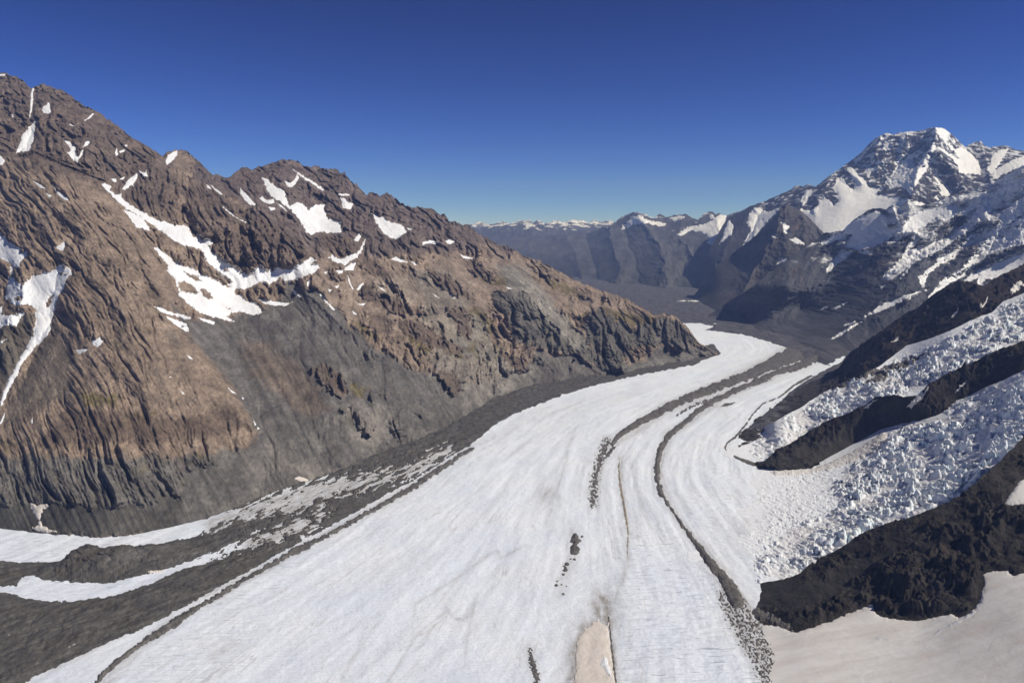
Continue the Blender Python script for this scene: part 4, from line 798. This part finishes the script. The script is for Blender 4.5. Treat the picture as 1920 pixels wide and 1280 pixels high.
# --- valley side with its hanging glaciers
c6_top = L('1325,594 1340,583 1370,562 1413,537 1447,507 1487,480 1527,453 1547,437 1580,432 1600,413 1623,397 1637,392 1650,390 1662,392 1673,383 1685,388 1692,386 1703,372 1714,382 1727,387 1740,382 1762,376 1780,370 1800,360 1820,357 1840,348 1863,343 1880,335 1900,323 1920,310 1990,300 2100,340 2280,380')
S6 = Sheet(1325, 2280, 1.4, c6_top, L('1325,604 1400,625 1450,645 1500,662 1560,690 1600,690 1650,650 1700,615 1760,570 1800,550 1850,556 1900,530 1950,505 2100,480 2280,470'), 1.2)
S6.t += 5.3 * fbm(S6.px / 9, S6.px * 0 + .4, S6.px * 0 + .3, 4, 9, .6) * sstep(1330, 1380, S6.px)
S6.PY = S6.t + (S6.b - S6.t) * S6.v[:, None]; S6.U, S6.W = ray(S6.PX, S6.PY)
gz = lambda px, py, z: (px, py, (z - H) / ray(px, py)[1])
S6.depth_y([gz(1325, 594, 2), gz(1340, 583, 40), gz(1400, 602, 2), gz(1400, 625, -4), gz(1450, 622, 4), gz(1500, 642, 4), gz(1560, 668, 4), gz(1560, 690, -4), (1600, 690, 5500), (1650, 650, 6000), (1800, 550, 6900), (1920, 520, 7000), (2280, 470, 7000),
            (1413, 537, 7900), (1447, 507, 8100), (1487, 480, 8400), (1527, 453, 8700), (1600, 413, 8500), (1703, 372, 8200), (1780, 370, 8000), (1863, 343, 7800), (1920, 310, 7600), (2100, 340, 7400), (2280, 380, 7200), gz(1500, 580, 130), gz(1600, 620, 90), (1600, 540, 7500), (1560, 500, 8200), (1700, 540, 6900), (1700, 450, 7800), (1800, 460, 7500), (1900, 420, 7300), gz(1480, 540, 350)])
for p, am, w in [('1440,590 1500,550 1560,520 1610,495 1660,468 1710,432', 210, 16), ('1590,620 1660,560 1700,520 1740,480 1790,455 1850,410', 220, 15), ('1640,600 1700,560 1760,520 1800,490 1850,455', 160, 12), ('1700,560 1760,530 1840,490 1920,455', 150, 12), ('1673,385 1680,410 1690,425', 130, 10), ('1703,375 1706,400 1690,430', 150, 10),
                 ('1545,520 1600,470 1660,440', -120, 14), ('1650,525 1720,480 1800,425', -170, 14), ('1730,540 1790,480 1840,440', -150, 12), ('1800,520 1850,470 1920,400', -120, 14), ('1350,585 1450,560 1540,530', 90, 12), ('1780,400 1760,420 1745,450', 80, 12), ('1400,560 1450,525 1500,500', -60, 10)]:
    S6.line(L(p), am * .55, w)
it6 = [('broad creamy snow shelf beneath the black peaklets of the valley side', '1585,425 1605,410 1625,402 1648,395 1655,400 1650,410 1668,428 1690,425 1700,415 1715,400 1730,393 1760,390 1780,385 1795,378 1800,395 1785,410 1770,415 1760,405 1745,415 1735,425 1715,430 1700,435 1680,435 1665,450 1640,462 1610,470 1590,465 1580,462 1590,450 1597,440 1580,440'),
       ('broken ice tongue spilling off the creamy snow shelf', '1575,470 1600,470 1590,480 1565,500 1548,515 1550,505 1562,485'), ('pale snow finger on the crag beside the creamy snow shelf', '1537,455 1550,447 1575,437 1582,440 1570,450 1550,458 1540,460'),
       ('longest broken ice stream descending the valley side from the skyline', '1718,440 1725,450 1710,465 1735,460 1770,445 1800,425 1815,415 1830,395 1850,370 1880,345 1920,328 1990,300 2000,330 1920,352 1900,360 1870,385 1850,405 1830,420 1800,445 1770,465 1740,480 1710,495 1685,515 1672,525 1655,523 1660,512 1680,495 1695,478 1702,462'),
       ('slender broken ice stream between two dark ribs of the valley side', '1730,540 1722,520 1735,508 1752,495 1770,478 1790,468 1805,455 1820,440 1840,428 1850,435 1830,450 1815,462 1800,470 1790,485 1765,495 1745,510 1738,520 1733,538'),
       ('widest broken ice apron high on the valley side', '1845,440 1870,425 1880,400 1900,380 1925,365 2020,340 2040,420 1940,455 1910,460 1890,465 1870,470 1850,480 1840,490 1820,500 1800,520 1795,510 1815,490 1830,470 1840,460 1850,450'),
       ('small broken ice tongue just above the upper black ridge', '1740,558 1750,545 1760,535 1765,525 1785,515 1800,505 1815,498 1810,515 1800,522 1785,528 1770,540 1755,553 1742,560'),
       ('smooth grey-white snow slope lying behind the upper black ridge', '1805,525 1830,510 1860,495 1890,482 1920,470 2040,430 2060,470 1940,502 1920,507 1895,510 1880,517 1870,524 1850,522 1840,540 1833,532 1835,520 1820,528'),
       ('low thin snow streak on the grey fan of the valley side', '1538,580 1545,575 1555,572 1550,578'), ('bowed snow streak beside the low thin one on the grey fan', '1560,578 1575,572 1593,563 1580,573 1567,579'), ('long pale snow streak low on the grey debris fan', '1558,636 1580,620 1600,608 1620,601 1600,613 1575,630'), ('shorter pale streak just above the long one on the debris fan', '1575,613 1590,606 1606,602 1592,609'),
       ('dot of snow on the fan above the upper black ridge', '1644,540 1655,535 1662,533 1655,540'), ('snow lens between dark ribs under the creamy shelf', '1612,473 1625,468 1636,470 1625,477 1615,477'), ('snow strip along the lower edge of the longest dark rib', '1683,530 1700,505 1712,482 1716,470 1722,462 1724,474 1712,492 1700,512'), ('skyline snow saddle beside the summit massif', '1818,358 1850,345 1880,326 1905,306 1930,296 1990,268 1990,280 1925,312 1895,330 1860,346'),
       ('triangular white snow patch on the dark rib of the valley side', '1755,488 1768,476 1772,484 1762,494'), ('snow ledge under the highest dark knob of the valley side', '1795,400 1815,388 1830,378 1826,392 1808,404'), ('long dirty snow gully line above the upper black ridge', '1612,598 1660,568 1700,552 1735,543 1700,560 1655,582')]
shp6, k6 = snows(S6, it6, None, None)
low = sstep(0, 1, (S6.PY - S6.t) / (S6.b - S6.t) * 1.3 - .45) * sstep(1800, 1600, S6.PX)
C = rocksheet(S6, '', '', srgb(74, 74, 78) * .9, 600, low * .85, 1.7, snow=k6, sk=1.3)
C = C * (1 - .7 * low[..., None]) + .7 * low[..., None] * srgb(86, 84, 84) * .8
hi = sstep(1250, 1500, S6.PX - (S6.PY - 400) * .9) * sstep(.02, .3, fbm(S6.P[..., 0] / 260, S6.P[..., 1] / 260, S6.P[..., 2] / 90, 5, 640, .6) + .1 + (430 - S6.PY) / 340) * (1 - low)
C = C * (1 - hi[..., None]) + hi[..., None] * np.array([.80, .79, .78])
finish(S6, 'mountain_slope', 'dark valley side striped with hanging glaciers below the snowy summit', C, M_far, 'mountain slope')
lay(S6, it6, shp6, M_farsnow, 'snow and ice on the dark valley side', 9)

# --- spur with a pointed top in front of the big snow basin
SA = Sheet(1285, 1600, 1.2, L('1285,566 1300,556 1318,531 1335,508 1352,492 1375,474 1400,455 1420,440 1436,424 1447,414 1460,397 1466,388 1473,382 1481,384 1488,388 1495,393 1505,398 1520,411 1533,425 1545,437 1560,442 1600,450'), L('1285,570 1330,596 1413,560 1487,505 1560,470 1600,460'), 1.0)
SA.t += 3.8 * fbm(SA.px / 8, SA.px * 0 + .4, SA.px * 0 + .3, 4, 10, .6)
SA.PY = SA.t + (SA.b - SA.t) * SA.v[:, None]; SA.U, SA.W = ray(SA.PX, SA.PY)
SA.depth_y([(1285, 566, 10500), (1300, 556, 10700), (1335, 508, 10700), (1400, 455, 10900), (1473, 382, 11000), (1545, 437, 10600), (1600, 450, 10500), (1330, 596, 8700), (1413, 560, 9300), (1487, 505, 9400), (1560, 470, 9700), (1600, 460, 9900)])
SA.line(L('1473,382 1455,430 1430,480 1400,530 1390,560'), 260, 16); SA.line(L('1500,398 1520,430 1530,450'), 150, 12)
itA = [('small snow ribbon on the flank of the pointed dark spur', '1465,417 1473,419 1480,426 1474,432 1482,436 1472,438 1468,428'), ('snow hook below the shoulder of the pointed dark spur', '1480,448 1492,446 1505,452 1512,462 1500,458 1488,456'), ('faint snow dab on the brown foot of the pointed dark spur', '1462,485 1476,484 1470,490 1458,494'), ('snow dash midway down the pointed dark spur', '1448,443 1456,441 1460,445 1452,446')]
shpA, kA = snows(SA, itA, None, None)
C = rocksheet(SA, '', '', srgb(80, 76, 74) * .85, 660, None, 2.0, snow=kA)
finish(SA, 'mountain_spur', 'pointed dark rock spur standing in front of the great snow basin', C, M_far, 'mountain spur')
lay(SA, itA, shpA, M_farsnow, 'snow on the pointed spur')

# --- summit massif
S7 = Sheet(1290, 2290, 1.3, L('1290,545 1315,520 1330,470 1345,440 1360,415 1370,405 1385,398 1400,390 1412,385 1425,380 1440,375 1455,368 1468,362 1480,357 1490,350 1497,347 1505,350 1515,346 1522,348 1530,350 1540,342 1553,331 1567,322 1580,312 1595,302 1610,290 1625,275 1637,262 1650,255 1660,250 1675,252 1690,249 1700,247 1715,247 1730,244 1745,240 1755,239 1765,240 1780,248 1790,257 1800,268 1810,276 1820,270 1828,266 1838,265 1845,272 1855,277 1868,275 1880,273 1890,274 1905,281 1920,283 1990,285 2100,320 2290,340'), L('1290,570 1330,570 1400,520 1480,450 1540,455 1600,450 1660,420 1760,400 1860,372 1920,340 2000,320 2100,345 2290,370'), 1.1)
S7.t += 3.6 * fbm(S7.px / 7, S7.px * 0 + .4, S7.px * 0 + .3, 4, 11, .6)
S7.PY = S7.t + (S7.b - S7.t) * S7.v[:, None]; S7.U, S7.W = ray(S7.PX, S7.PY)
S7.depth_y([(1290, 545, 12500), (1330, 470, 13500), (1370, 405, 15500), (1440, 375, 15200), (1500, 350, 15000), (1580, 312, 14800), (1650, 255, 14600), (1755, 239, 14300), (1810, 276, 14300), (1920, 283, 14000), (2100, 320, 14000), (2290, 340, 14000), (1290, 570, 11500), (1330, 570, 11300), (1400, 480, 12300), (1480, 450, 11800), (1540, 425, 11800), (1600, 410, 11700), (1660, 380, 11900), (1710, 372, 11600), (1780, 372, 11600), (1860, 350, 11800), (1920, 330, 11600), (2290, 370, 11600), (1640, 340, 13200), (1580, 370, 12700), (1700, 300, 13500)])
for p, am, w in [('1757,240 1752,268 1735,300 1718,335 1708,372', 520, 14), ('1757,240 1765,280 1780,300 1800,350', 260, 14), ('1650,255 1640,290 1650,330', 160, 12), ('1580,312 1600,330 1615,345', 170, 8), ('1567,322 1580,345 1598,352', -120, 10), ('1757,285 1780,310 1800,325 1810,370', 330, 12), ('1745,312 1765,345 1780,360', -200, 9), ('1690,300 1670,330 1650,345', -150, 18), ('1440,375 1420,420 1390,470', -260, 16), ('1412,385 1375,440 1330,520', 260, 18), ('1468,362 1462,395', 160, 10), ('1520,350 1500,375 1495,395', 200, 10), ('1560,330 1540,360 1525,395', 200, 10), ('1838,266 1850,310 1860,350', 200, 12), ('1820,275 1830,300 1840,325', -180, 12), ('1625,345 1655,352', 130, 10), ('1700,250 1690,290', 100, 8)]:
    S7.line(L(p), am, w)
it7 = [('great white snow basin filling the hollow under the summit massif', '1494,395 1502,391 1520,396 1533,385 1532,372 1540,376 1546,370 1556,378 1562,385 1572,378 1568,365 1560,352 1568,342 1576,330 1583,338 1592,350 1600,356 1604,342 1590,320 1583,312 1600,316 1610,328 1622,338 1627,345 1632,352 1655,350 1660,355 1640,364 1655,366 1670,369 1690,371 1712,376 1725,384 1690,400 1650,405 1622,412 1600,425 1580,445 1550,447 1530,430 1515,412 1500,400'),
       ('broken hanging glacier streaming down the shaded face of the summit massif', '1718,285 1705,290 1690,302 1680,315 1670,330 1658,342 1668,352 1690,349 1700,357 1708,366 1716,350 1730,330 1742,312 1752,296 1757,283 1752,268 1744,276 1735,290 1726,300 1716,312 1712,300'),
       ('gleaming snow cap on the highest summit', '1755,239 1765,239 1770,240 1781,248 1778,258 1777,266 1785,275 1793,282 1785,283 1775,271 1763,258 1758,250'),
       ('bright snow shoulder slanting down behind the summit arete', '1756,275 1770,280 1780,288 1790,293 1798,297 1790,285 1793,277 1810,278 1822,290 1832,300 1840,315 1852,326 1838,328 1815,326 1800,324 1795,310 1785,297 1770,286'),
       ('snow couloir shaped like a boot between two dark walls of the massif', '1746,315 1757,320 1760,333 1770,345 1780,352 1785,360 1778,368 1765,367 1763,355 1757,340'),
       ('small snow pad at the base of the dark triangular wall', '1752,370 1759,366 1759,373 1754,375'), ('snow apron at the foot of the summit arete', '1706,374 1720,378 1738,382 1728,387 1714,384'),
       ('tilted snow glacier below the ragged crest beyond the pointed spur', '1400,420 1405,400 1415,390 1430,392 1440,398 1455,393 1462,390 1455,400 1442,412 1430,425 1420,440 1395,460 1388,466 1400,445 1408,430'),
       ('snow chute on the far end of the ragged crest', '1362,420 1368,412 1376,424 1372,438 1356,452 1348,458 1356,440'), ('thin snow line along the flat summit crest', '1655,251 1675,253 1690,250 1704,249 1700,253 1680,256 1660,255'), ('fork of snow dropping from the flat summit crest', '1692,249 1699,249 1698,262 1692,275 1684,280 1694,266'), ('upper snow splash on the shaded face of the massif', '1655,270 1668,268 1672,276 1664,284 1672,288 1662,286'), ('snow ledge low on the shaded face of the massif', '1624,315 1642,313 1645,318 1634,324 1628,332 1622,325'), ('snow ribbon along the ascending crest of the massif', '1600,302 1614,290 1628,276 1638,265 1632,276 1616,294 1604,308'), ('steep snow wall right under the ragged crest', '1502,372 1512,356 1524,354 1520,366 1510,382 1503,388'), ('dull snow slope on the shoulder beyond the summit', '1850,318 1862,290 1875,280 1892,278 1880,300 1866,318 1900,300 1925,290 1990,276 1990,300 1900,318 1866,335')]
shp7, k7 = snows(S7, it7, None, None)
C = rocksheet(S7, '', '', srgb(74, 70, 72) * .6, 690, None, 2.4, snow=k7, sk=.7)
X, Y, Z = (S7.P[..., i] for i in range(3))
spk_ = sstep(.02, .16, fbm(X / 120, Y / 200, Z / 90, 5, 720, .68) - .035 + (Z - 1500) / 9000) * sstep(1000, 1350, Z) * (S7.PX > 1420)
C = C * (1 - .9 * spk_[..., None]) + .9 * spk_[..., None] * np.array([.86, .86, .87])
finish(S7, 'mountain', 'high flat-topped snowy mountain massif with a white summit cap', C, M_far, 'mountain')
lay(S7, it7, shp7, M_farsnow, 'snow and ice on the summit massif', 14)

# --- middle distance mountains
S8 = Sheet(880, 1420, 1.3, L('880,450 950,450 1000,447 1050,440 1100,436 1120,432 1132,425 1140,427 1150,419 1160,411 1175,402 1185,399 1195,398 1208,402 1220,407 1227,410 1235,402 1245,406 1260,405 1275,402 1285,400 1295,408 1305,411 1312,410 1320,400 1332,396 1342,402 1350,400 1355,405 1365,403 1380,397 1392,398 1420,395'), L('880,470 960,490 1000,505 1070,526 1100,532 1150,538 1225,546 1260,548 1330,548 1345,500 1420,480'), 1.0)
S8.t += 7.5 * fbm(S8.px / 6, S8.px * 0 + .4, S8.px * 0 + .3, 4, 12, .6)
S8.PY = S8.t + (S8.b - S8.t) * S8.v[:, None]; S8.U, S8.W = ray(S8.PX, S8.PY)
S8.depth_y([(880, 450, 23500), (1000, 447, 22500), (1100, 436, 21500), (1195, 398, 20500), (1245, 406, 19500), (1332, 396, 18500), (1420, 395, 18000), (880, 470, 21500), (1000, 505, 17600), (1070, 526, 15200), (1150, 538, 13600), (1225, 546, 12600), (1330, 548, 12200), (1345, 500, 13500), (1420, 480, 13800), (1240, 490, 15000), (1150, 470, 17000), (1310, 480, 14500), (1300, 440, 16500)])
for p, am, w in [('1195,400 1215,430 1240,470 1250,520 1245,545', 900, 22), ('1140,425 1150,460 1165,500 1150,535', 600, 18), ('1285,402 1270,440 1300,480', 500, 18), ('1300,470 1280,510 1250,545', -500, 16), ('1060,440 1080,480 1090,520', 500, 18), ('1100,440 1110,480 1120,530', -400, 12), ('1170,430 1190,480 1200,540', -450, 14), ('1340,400 1350,440 1340,480', 400, 16)]:
    S8.line(L(p), am * .75, w)
it8 = [('snowfield draped over the crest of the middle distance mountains', '1185,406 1200,405 1215,412 1230,415 1252,420 1240,425 1210,418 1190,422 1165,430 1170,422 1180,412'), ('thin snow cap on the saddle of the middle distance mountains', '1255,408 1275,404 1285,407 1275,413 1262,413'), ('largest snowfield on the flank of the middle distance mountains', '1268,440 1290,425 1320,420 1340,410 1350,402 1362,405 1358,415 1374,423 1355,440 1345,455 1338,462 1327,455 1330,445 1315,435 1295,432 1280,442'), ('small snow notch on the skyline near the ragged crest', '1330,404 1338,402 1340,412 1332,410')]
shp8, k8 = snows(S8, it8, None, None)
C = rocksheet(S8, '', '', srgb(88, 86, 88) * .95, 740, None, 2.2, snow=k8, sk=.9)
bush = sstep(.2, .9, (S8.PY - S8.t) / (S8.b - S8.t))[..., None] * .6
C = C * (1 - bush) + bush * srgb(58, 60, 54) * .7
for q in ['1080,523 1110,505 1130,498 1120,510 1096,527', '1150,535 1170,515 1188,502 1180,520 1166,538', '1110,533 1135,515 1145,506 1142,520 1128,535', '1230,545 1250,505 1300,470 1330,470 1320,500 1275,530 1262,548']:
    C, _ = zone(C, S8.PX, S8.PY, L(q), srgb(104, 102, 100) * .66, 4, 6, 8, 51, .8)
X, Y, Z = (S8.P[..., i] for i in range(3))
sp8 = sstep(.08, .2, fbm(X / 200, Y / 300, Z / 120, 4, 760, .66) + .02 + (Z - 1250) / 1600)[..., None]
C = C * (1 - .8 * sp8) + .8 * sp8 * np.array([.86, .86, .86])
finish(S8, 'mountain_range', 'middle distance range of bluish rock walls closing the valley', C, M_far, 'mountain range')
lay(S8, it8, shp8, M_farsnow, 'snow on the middle distance mountains', 16)

# --- farthest range
S9 = Sheet(780, 1320, 1.2, L('780,425 860,424 886,420 900,416 915,419 930,418 940,415 950,417 960,418 972,414 985,411 1000,415 1010,414 1025,419 1040,414 1060,417 1075,411 1090,414 1105,416 1115,411 1128,416 1145,412 1155,418 1180,410 1220,412 1260,414 1300,416 1320,418'), [(780, 500), (1320, 520)], 1.0)
S9.t += 8.5 * fbm(S9.px / 7, S9.px * 0 + .4, S9.px * 0 + .3, 4, 13, .6)
S9.PY = S9.t + (S9.b - S9.t) * S9.v[:, None]; S9.U, S9.W = ray(S9.PX, S9.PY)
S9.depth_y([(780, 425, 29500), (1000, 415, 29000), (1320, 418, 28500), (780, 500, 21000), (1000, 500, 21500), (1320, 520, 17000), (900, 460, 25500), (1100, 460, 25000)])
C = rocksheet(S9, '', '', srgb(80, 78, 78) * .8, 780, None, 3.2, sk=.5)
X, Y, Z = (S9.P[..., i] for i in range(3))
sp9 = (sstep(.0, .14, fbm(X / 320, Y / 500, Z / 160, 5, 790, .68) - .1 + (Z - 950) / 1100) * sstep(700, 840, Z))[..., None]
C = C * (1 - .9 * sp9) + .9 * sp9 * np.array([.92, .92, .92])
finish(S9, 'mountain_range', 'farthest hazy blue range with a snow-flecked crest on the horizon', C, M_far, 'mountain range')

# --- ice blocks standing out of the icefalls
def serac_mesh(i):
    r = np.random.default_rng(100 + i)
    import bmesh
    bm = bmesh.new(); bmesh.ops.create_cube(bm, size=1.0)
    bmesh.ops.subdivide_edges(bm, edges=bm.edges[:], cuts=2, use_grid_fill=True)
    tilt = r.uniform(-.35, .35, 2); tap = r.uniform(.3, .8)
    for v in bm.verts:
        x, y, z = v.co; t = z + .5
        k = 1 - (1 - tap) * t
        v.co = (x * k + tilt[0] * t * .6 + r.uniform(-.13, .13), y * k * r.uniform(.85, 1.1) + tilt[1] * t * .6 + r.uniform(-.13, .13), z * 1.15 + (x * tilt[1] * 1.6 + y * tilt[0] * 1.6) * t + r.uniform(-.1, .1))
    V = np.array([v.co[:] for v in bm.verts])
    hull = bmesh.ops.convex_hull(bm, input=bm.verts[:])
    bmesh.ops.delete(bm, geom=list({g for g in hull['geom_interior'] + hull['geom_unused'] if isinstance(g, bmesh.types.BMVert)}), context='VERTS')
    me = bpy.data.meshes.new('serac'); bm.to_mesh(me); bm.free()
    at = me.attributes.new('Col', 'FLOAT_COLOR', 'POINT')
    me.update()
    for v in me.vertices:
        tp = v.co.z > .3
        c = (.74, .71, .68) if tp and i % 2 else (.82, .83, .85)
        at.data[v.index].color = (*c, 1)
    me.materials.append(M_serac)
    return me
serac_meshes = [serac_mesh(i) for i in range(14)]
def scatter(S, outline, n, s0, s1, label, grp, seed):
    r = np.random.default_rng(seed); pts = []; p = np.array(L(outline)); k = 0
    while len(pts) < n and k < 60000:
        k += 1
        q = (r.uniform(p[:, 0].min(), p[:, 0].max()), r.uniform(p[:, 1].min(), p[:, 1].max()))
        if poly_sd(np.array([q[0]]), np.array([q[1]]), p)[0] > 2 and all(math.hypot(q[0] - a, (q[1] - b) * 1.4) > 9 for a, b in pts): pts.append(q)
    for a, b in pts:
        P = S.sample(S.P, np.array([a]), np.array([b]))[0]
        o = bpy.data.objects.new('serac', serac_meshes[r.integers(14)]); COL.objects.link(o)
        sz = s0 + (s1 - s0) * r.random() ** 2
        o.location = (P[0], P[1], P[2] + sz * .12); o.scale = (sz * r.uniform(.45, .95), sz * r.uniform(.9, 1.9), sz * r.uniform(.7, 1.25))
        o.rotation_euler = (r.uniform(-.2, .2), r.uniform(-.2, .2), .45 + r.uniform(-.45, .45))
        tag(o, label, 'ice block', grp)
scatter(R2, '1560,1000 1600,960 1580,910 1640,862 1700,815 1760,790 1830,756 1915,715 1915,815 1860,865 1760,940 1640,985', 190, 6, 15, 'jagged white ice block standing in the largest icefall', 'ice blocks of the largest icefall', 5)
scatter(R4, '1500,795 1560,748 1640,715 1720,700 1800,640 1860,600 1915,565 1915,620 1800,682 1700,735 1600,762', 90, 6, 16, 'jagged white ice block standing in the middle icefall', 'ice blocks of the middle icefall', 6)

# ================================================================== GROUND, AIR, LIGHT
V = np.array([(-29000, -3500, -40), (29000, -3500, -40), (29000, 33500, -40), (-29000, 33500, -40)], float)
o = mesh_obj('ground', V, np.array([[0, 1, 2, 3]]), M_valley); tag(o, 'low grey ground underneath the glacier and the mountains', 'ground', kind='structure')
lo, hi = np.array([-29500, -4000, -41.0]), np.array([29500, 34000, 2830.0])
V = np.array([[(lo, hi)[i][0], (lo, hi)[j][1], (lo, hi)[k][2]] for k in (0, 1) for j in (0, 1) for i in (0, 1)])
hz = bpy.data.materials.new('haze'); hz.use_nodes = True; nt = hz.node_tree; nt.nodes.clear()
out = nt.nodes.new('ShaderNodeOutputMaterial'); pv = nt.nodes.new('ShaderNodeVolumePrincipled'); nt.links.new(pv.outputs[0], out.inputs['Volume'])
pv.inputs['Color'].default_value = (.34, .50, 1.0, 1); pv.inputs['Absorption Color'].default_value = (1, 1, 1, 1); pv.inputs['Density'].default_value = 2.5e-5; pv.inputs['Anisotropy'].default_value = 0.0
o = mesh_obj('haze', V, np.array([[0, 2, 3, 1], [4, 5, 7, 6], [0, 1, 5, 4], [2, 6, 7, 3], [0, 4, 6, 2], [1, 3, 7, 5]]), hz, smooth=False)
tag(o, 'thin blue haze filling the air of the valley', 'haze', kind='stuff')

EL, AZ = math.radians(45), math.radians(103)      # sun height; compass angle from +Y towards +X
sc_ = bpy.context.scene
w = bpy.data.worlds.new('World'); sc_.world = w; w.use_nodes = True; nt = w.node_tree
sky = nt.nodes.new('ShaderNodeTexSky'); sky.sky_type = 'NISHITA'; sky.sun_disc = False
sky.sun_elevation = EL; sky.sun_rotation = AZ; sky.altitude = 4000; sky.air_density = 1; sky.dust_density = 0; sky.ozone_density = 6
mu = nt.nodes.new('ShaderNodeVectorMath'); mu.operation = 'SCALE'; mu.inputs[3].default_value = .32     # a deep, polarised high-mountain blue
gm = nt.nodes.new('ShaderNodeGamma'); gm.inputs[1].default_value = 2.1
nt.links.new(sky.outputs[0], mu.inputs[0]); nt.links.new(mu.outputs[0], gm.inputs[0]); tn = nt.nodes.new('ShaderNodeVectorMath'); tn.operation = 'MULTIPLY'; tn.inputs[1].default_value = (1.3, 1.10, 1.28); nt.links.new(gm.outputs[0], tn.inputs[0]); nt.links.new(tn.outputs[0], nt.nodes['Background'].inputs[0]); nt.nodes['Background'].inputs[1].default_value = .1
sd_ = bpy.data.lights.new('sun', 'SUN'); sd_.energy = 4.2; sd_.angle = math.radians(.53); sd_.color = (1, .975, .94)
so = bpy.data.objects.new('sun', sd_); COL.objects.link(so)
from mathutils import Vector
sdir = Vector((math.sin(AZ) * math.cos(EL), math.cos(AZ) * math.cos(EL), math.sin(EL)))
so.rotation_euler = sdir.to_track_quat('Z', 'Y').to_euler(); so.location = (0, 0, 2500)
cd = bpy.data.cameras.new('camera'); cam = bpy.data.objects.new('camera', cd); COL.objects.link(cam)
cam.location = (0, 0, H); cam.rotation_euler = (math.radians(90) - PITCH, 0, 0)
cd.sensor_width = 36; cd.lens = F / 1920 * 36; cd.clip_start = 1; cd.clip_end = 120000
sc_.camera = cam
sc_.view_settings.view_transform = 'Standard'; sc_.view_settings.look = 'None'; sc_.view_settings.exposure = 0; sc_.view_settings.gamma = 1
sc_.cycles.use_denoising = True; sc_.cycles.denoising_prefilter = 'ACCURATE'; sc_.cycles.max_bounces = 4; sc_.cycles.diffuse_bounces = 2; sc_.cycles.volume_bounces = 0
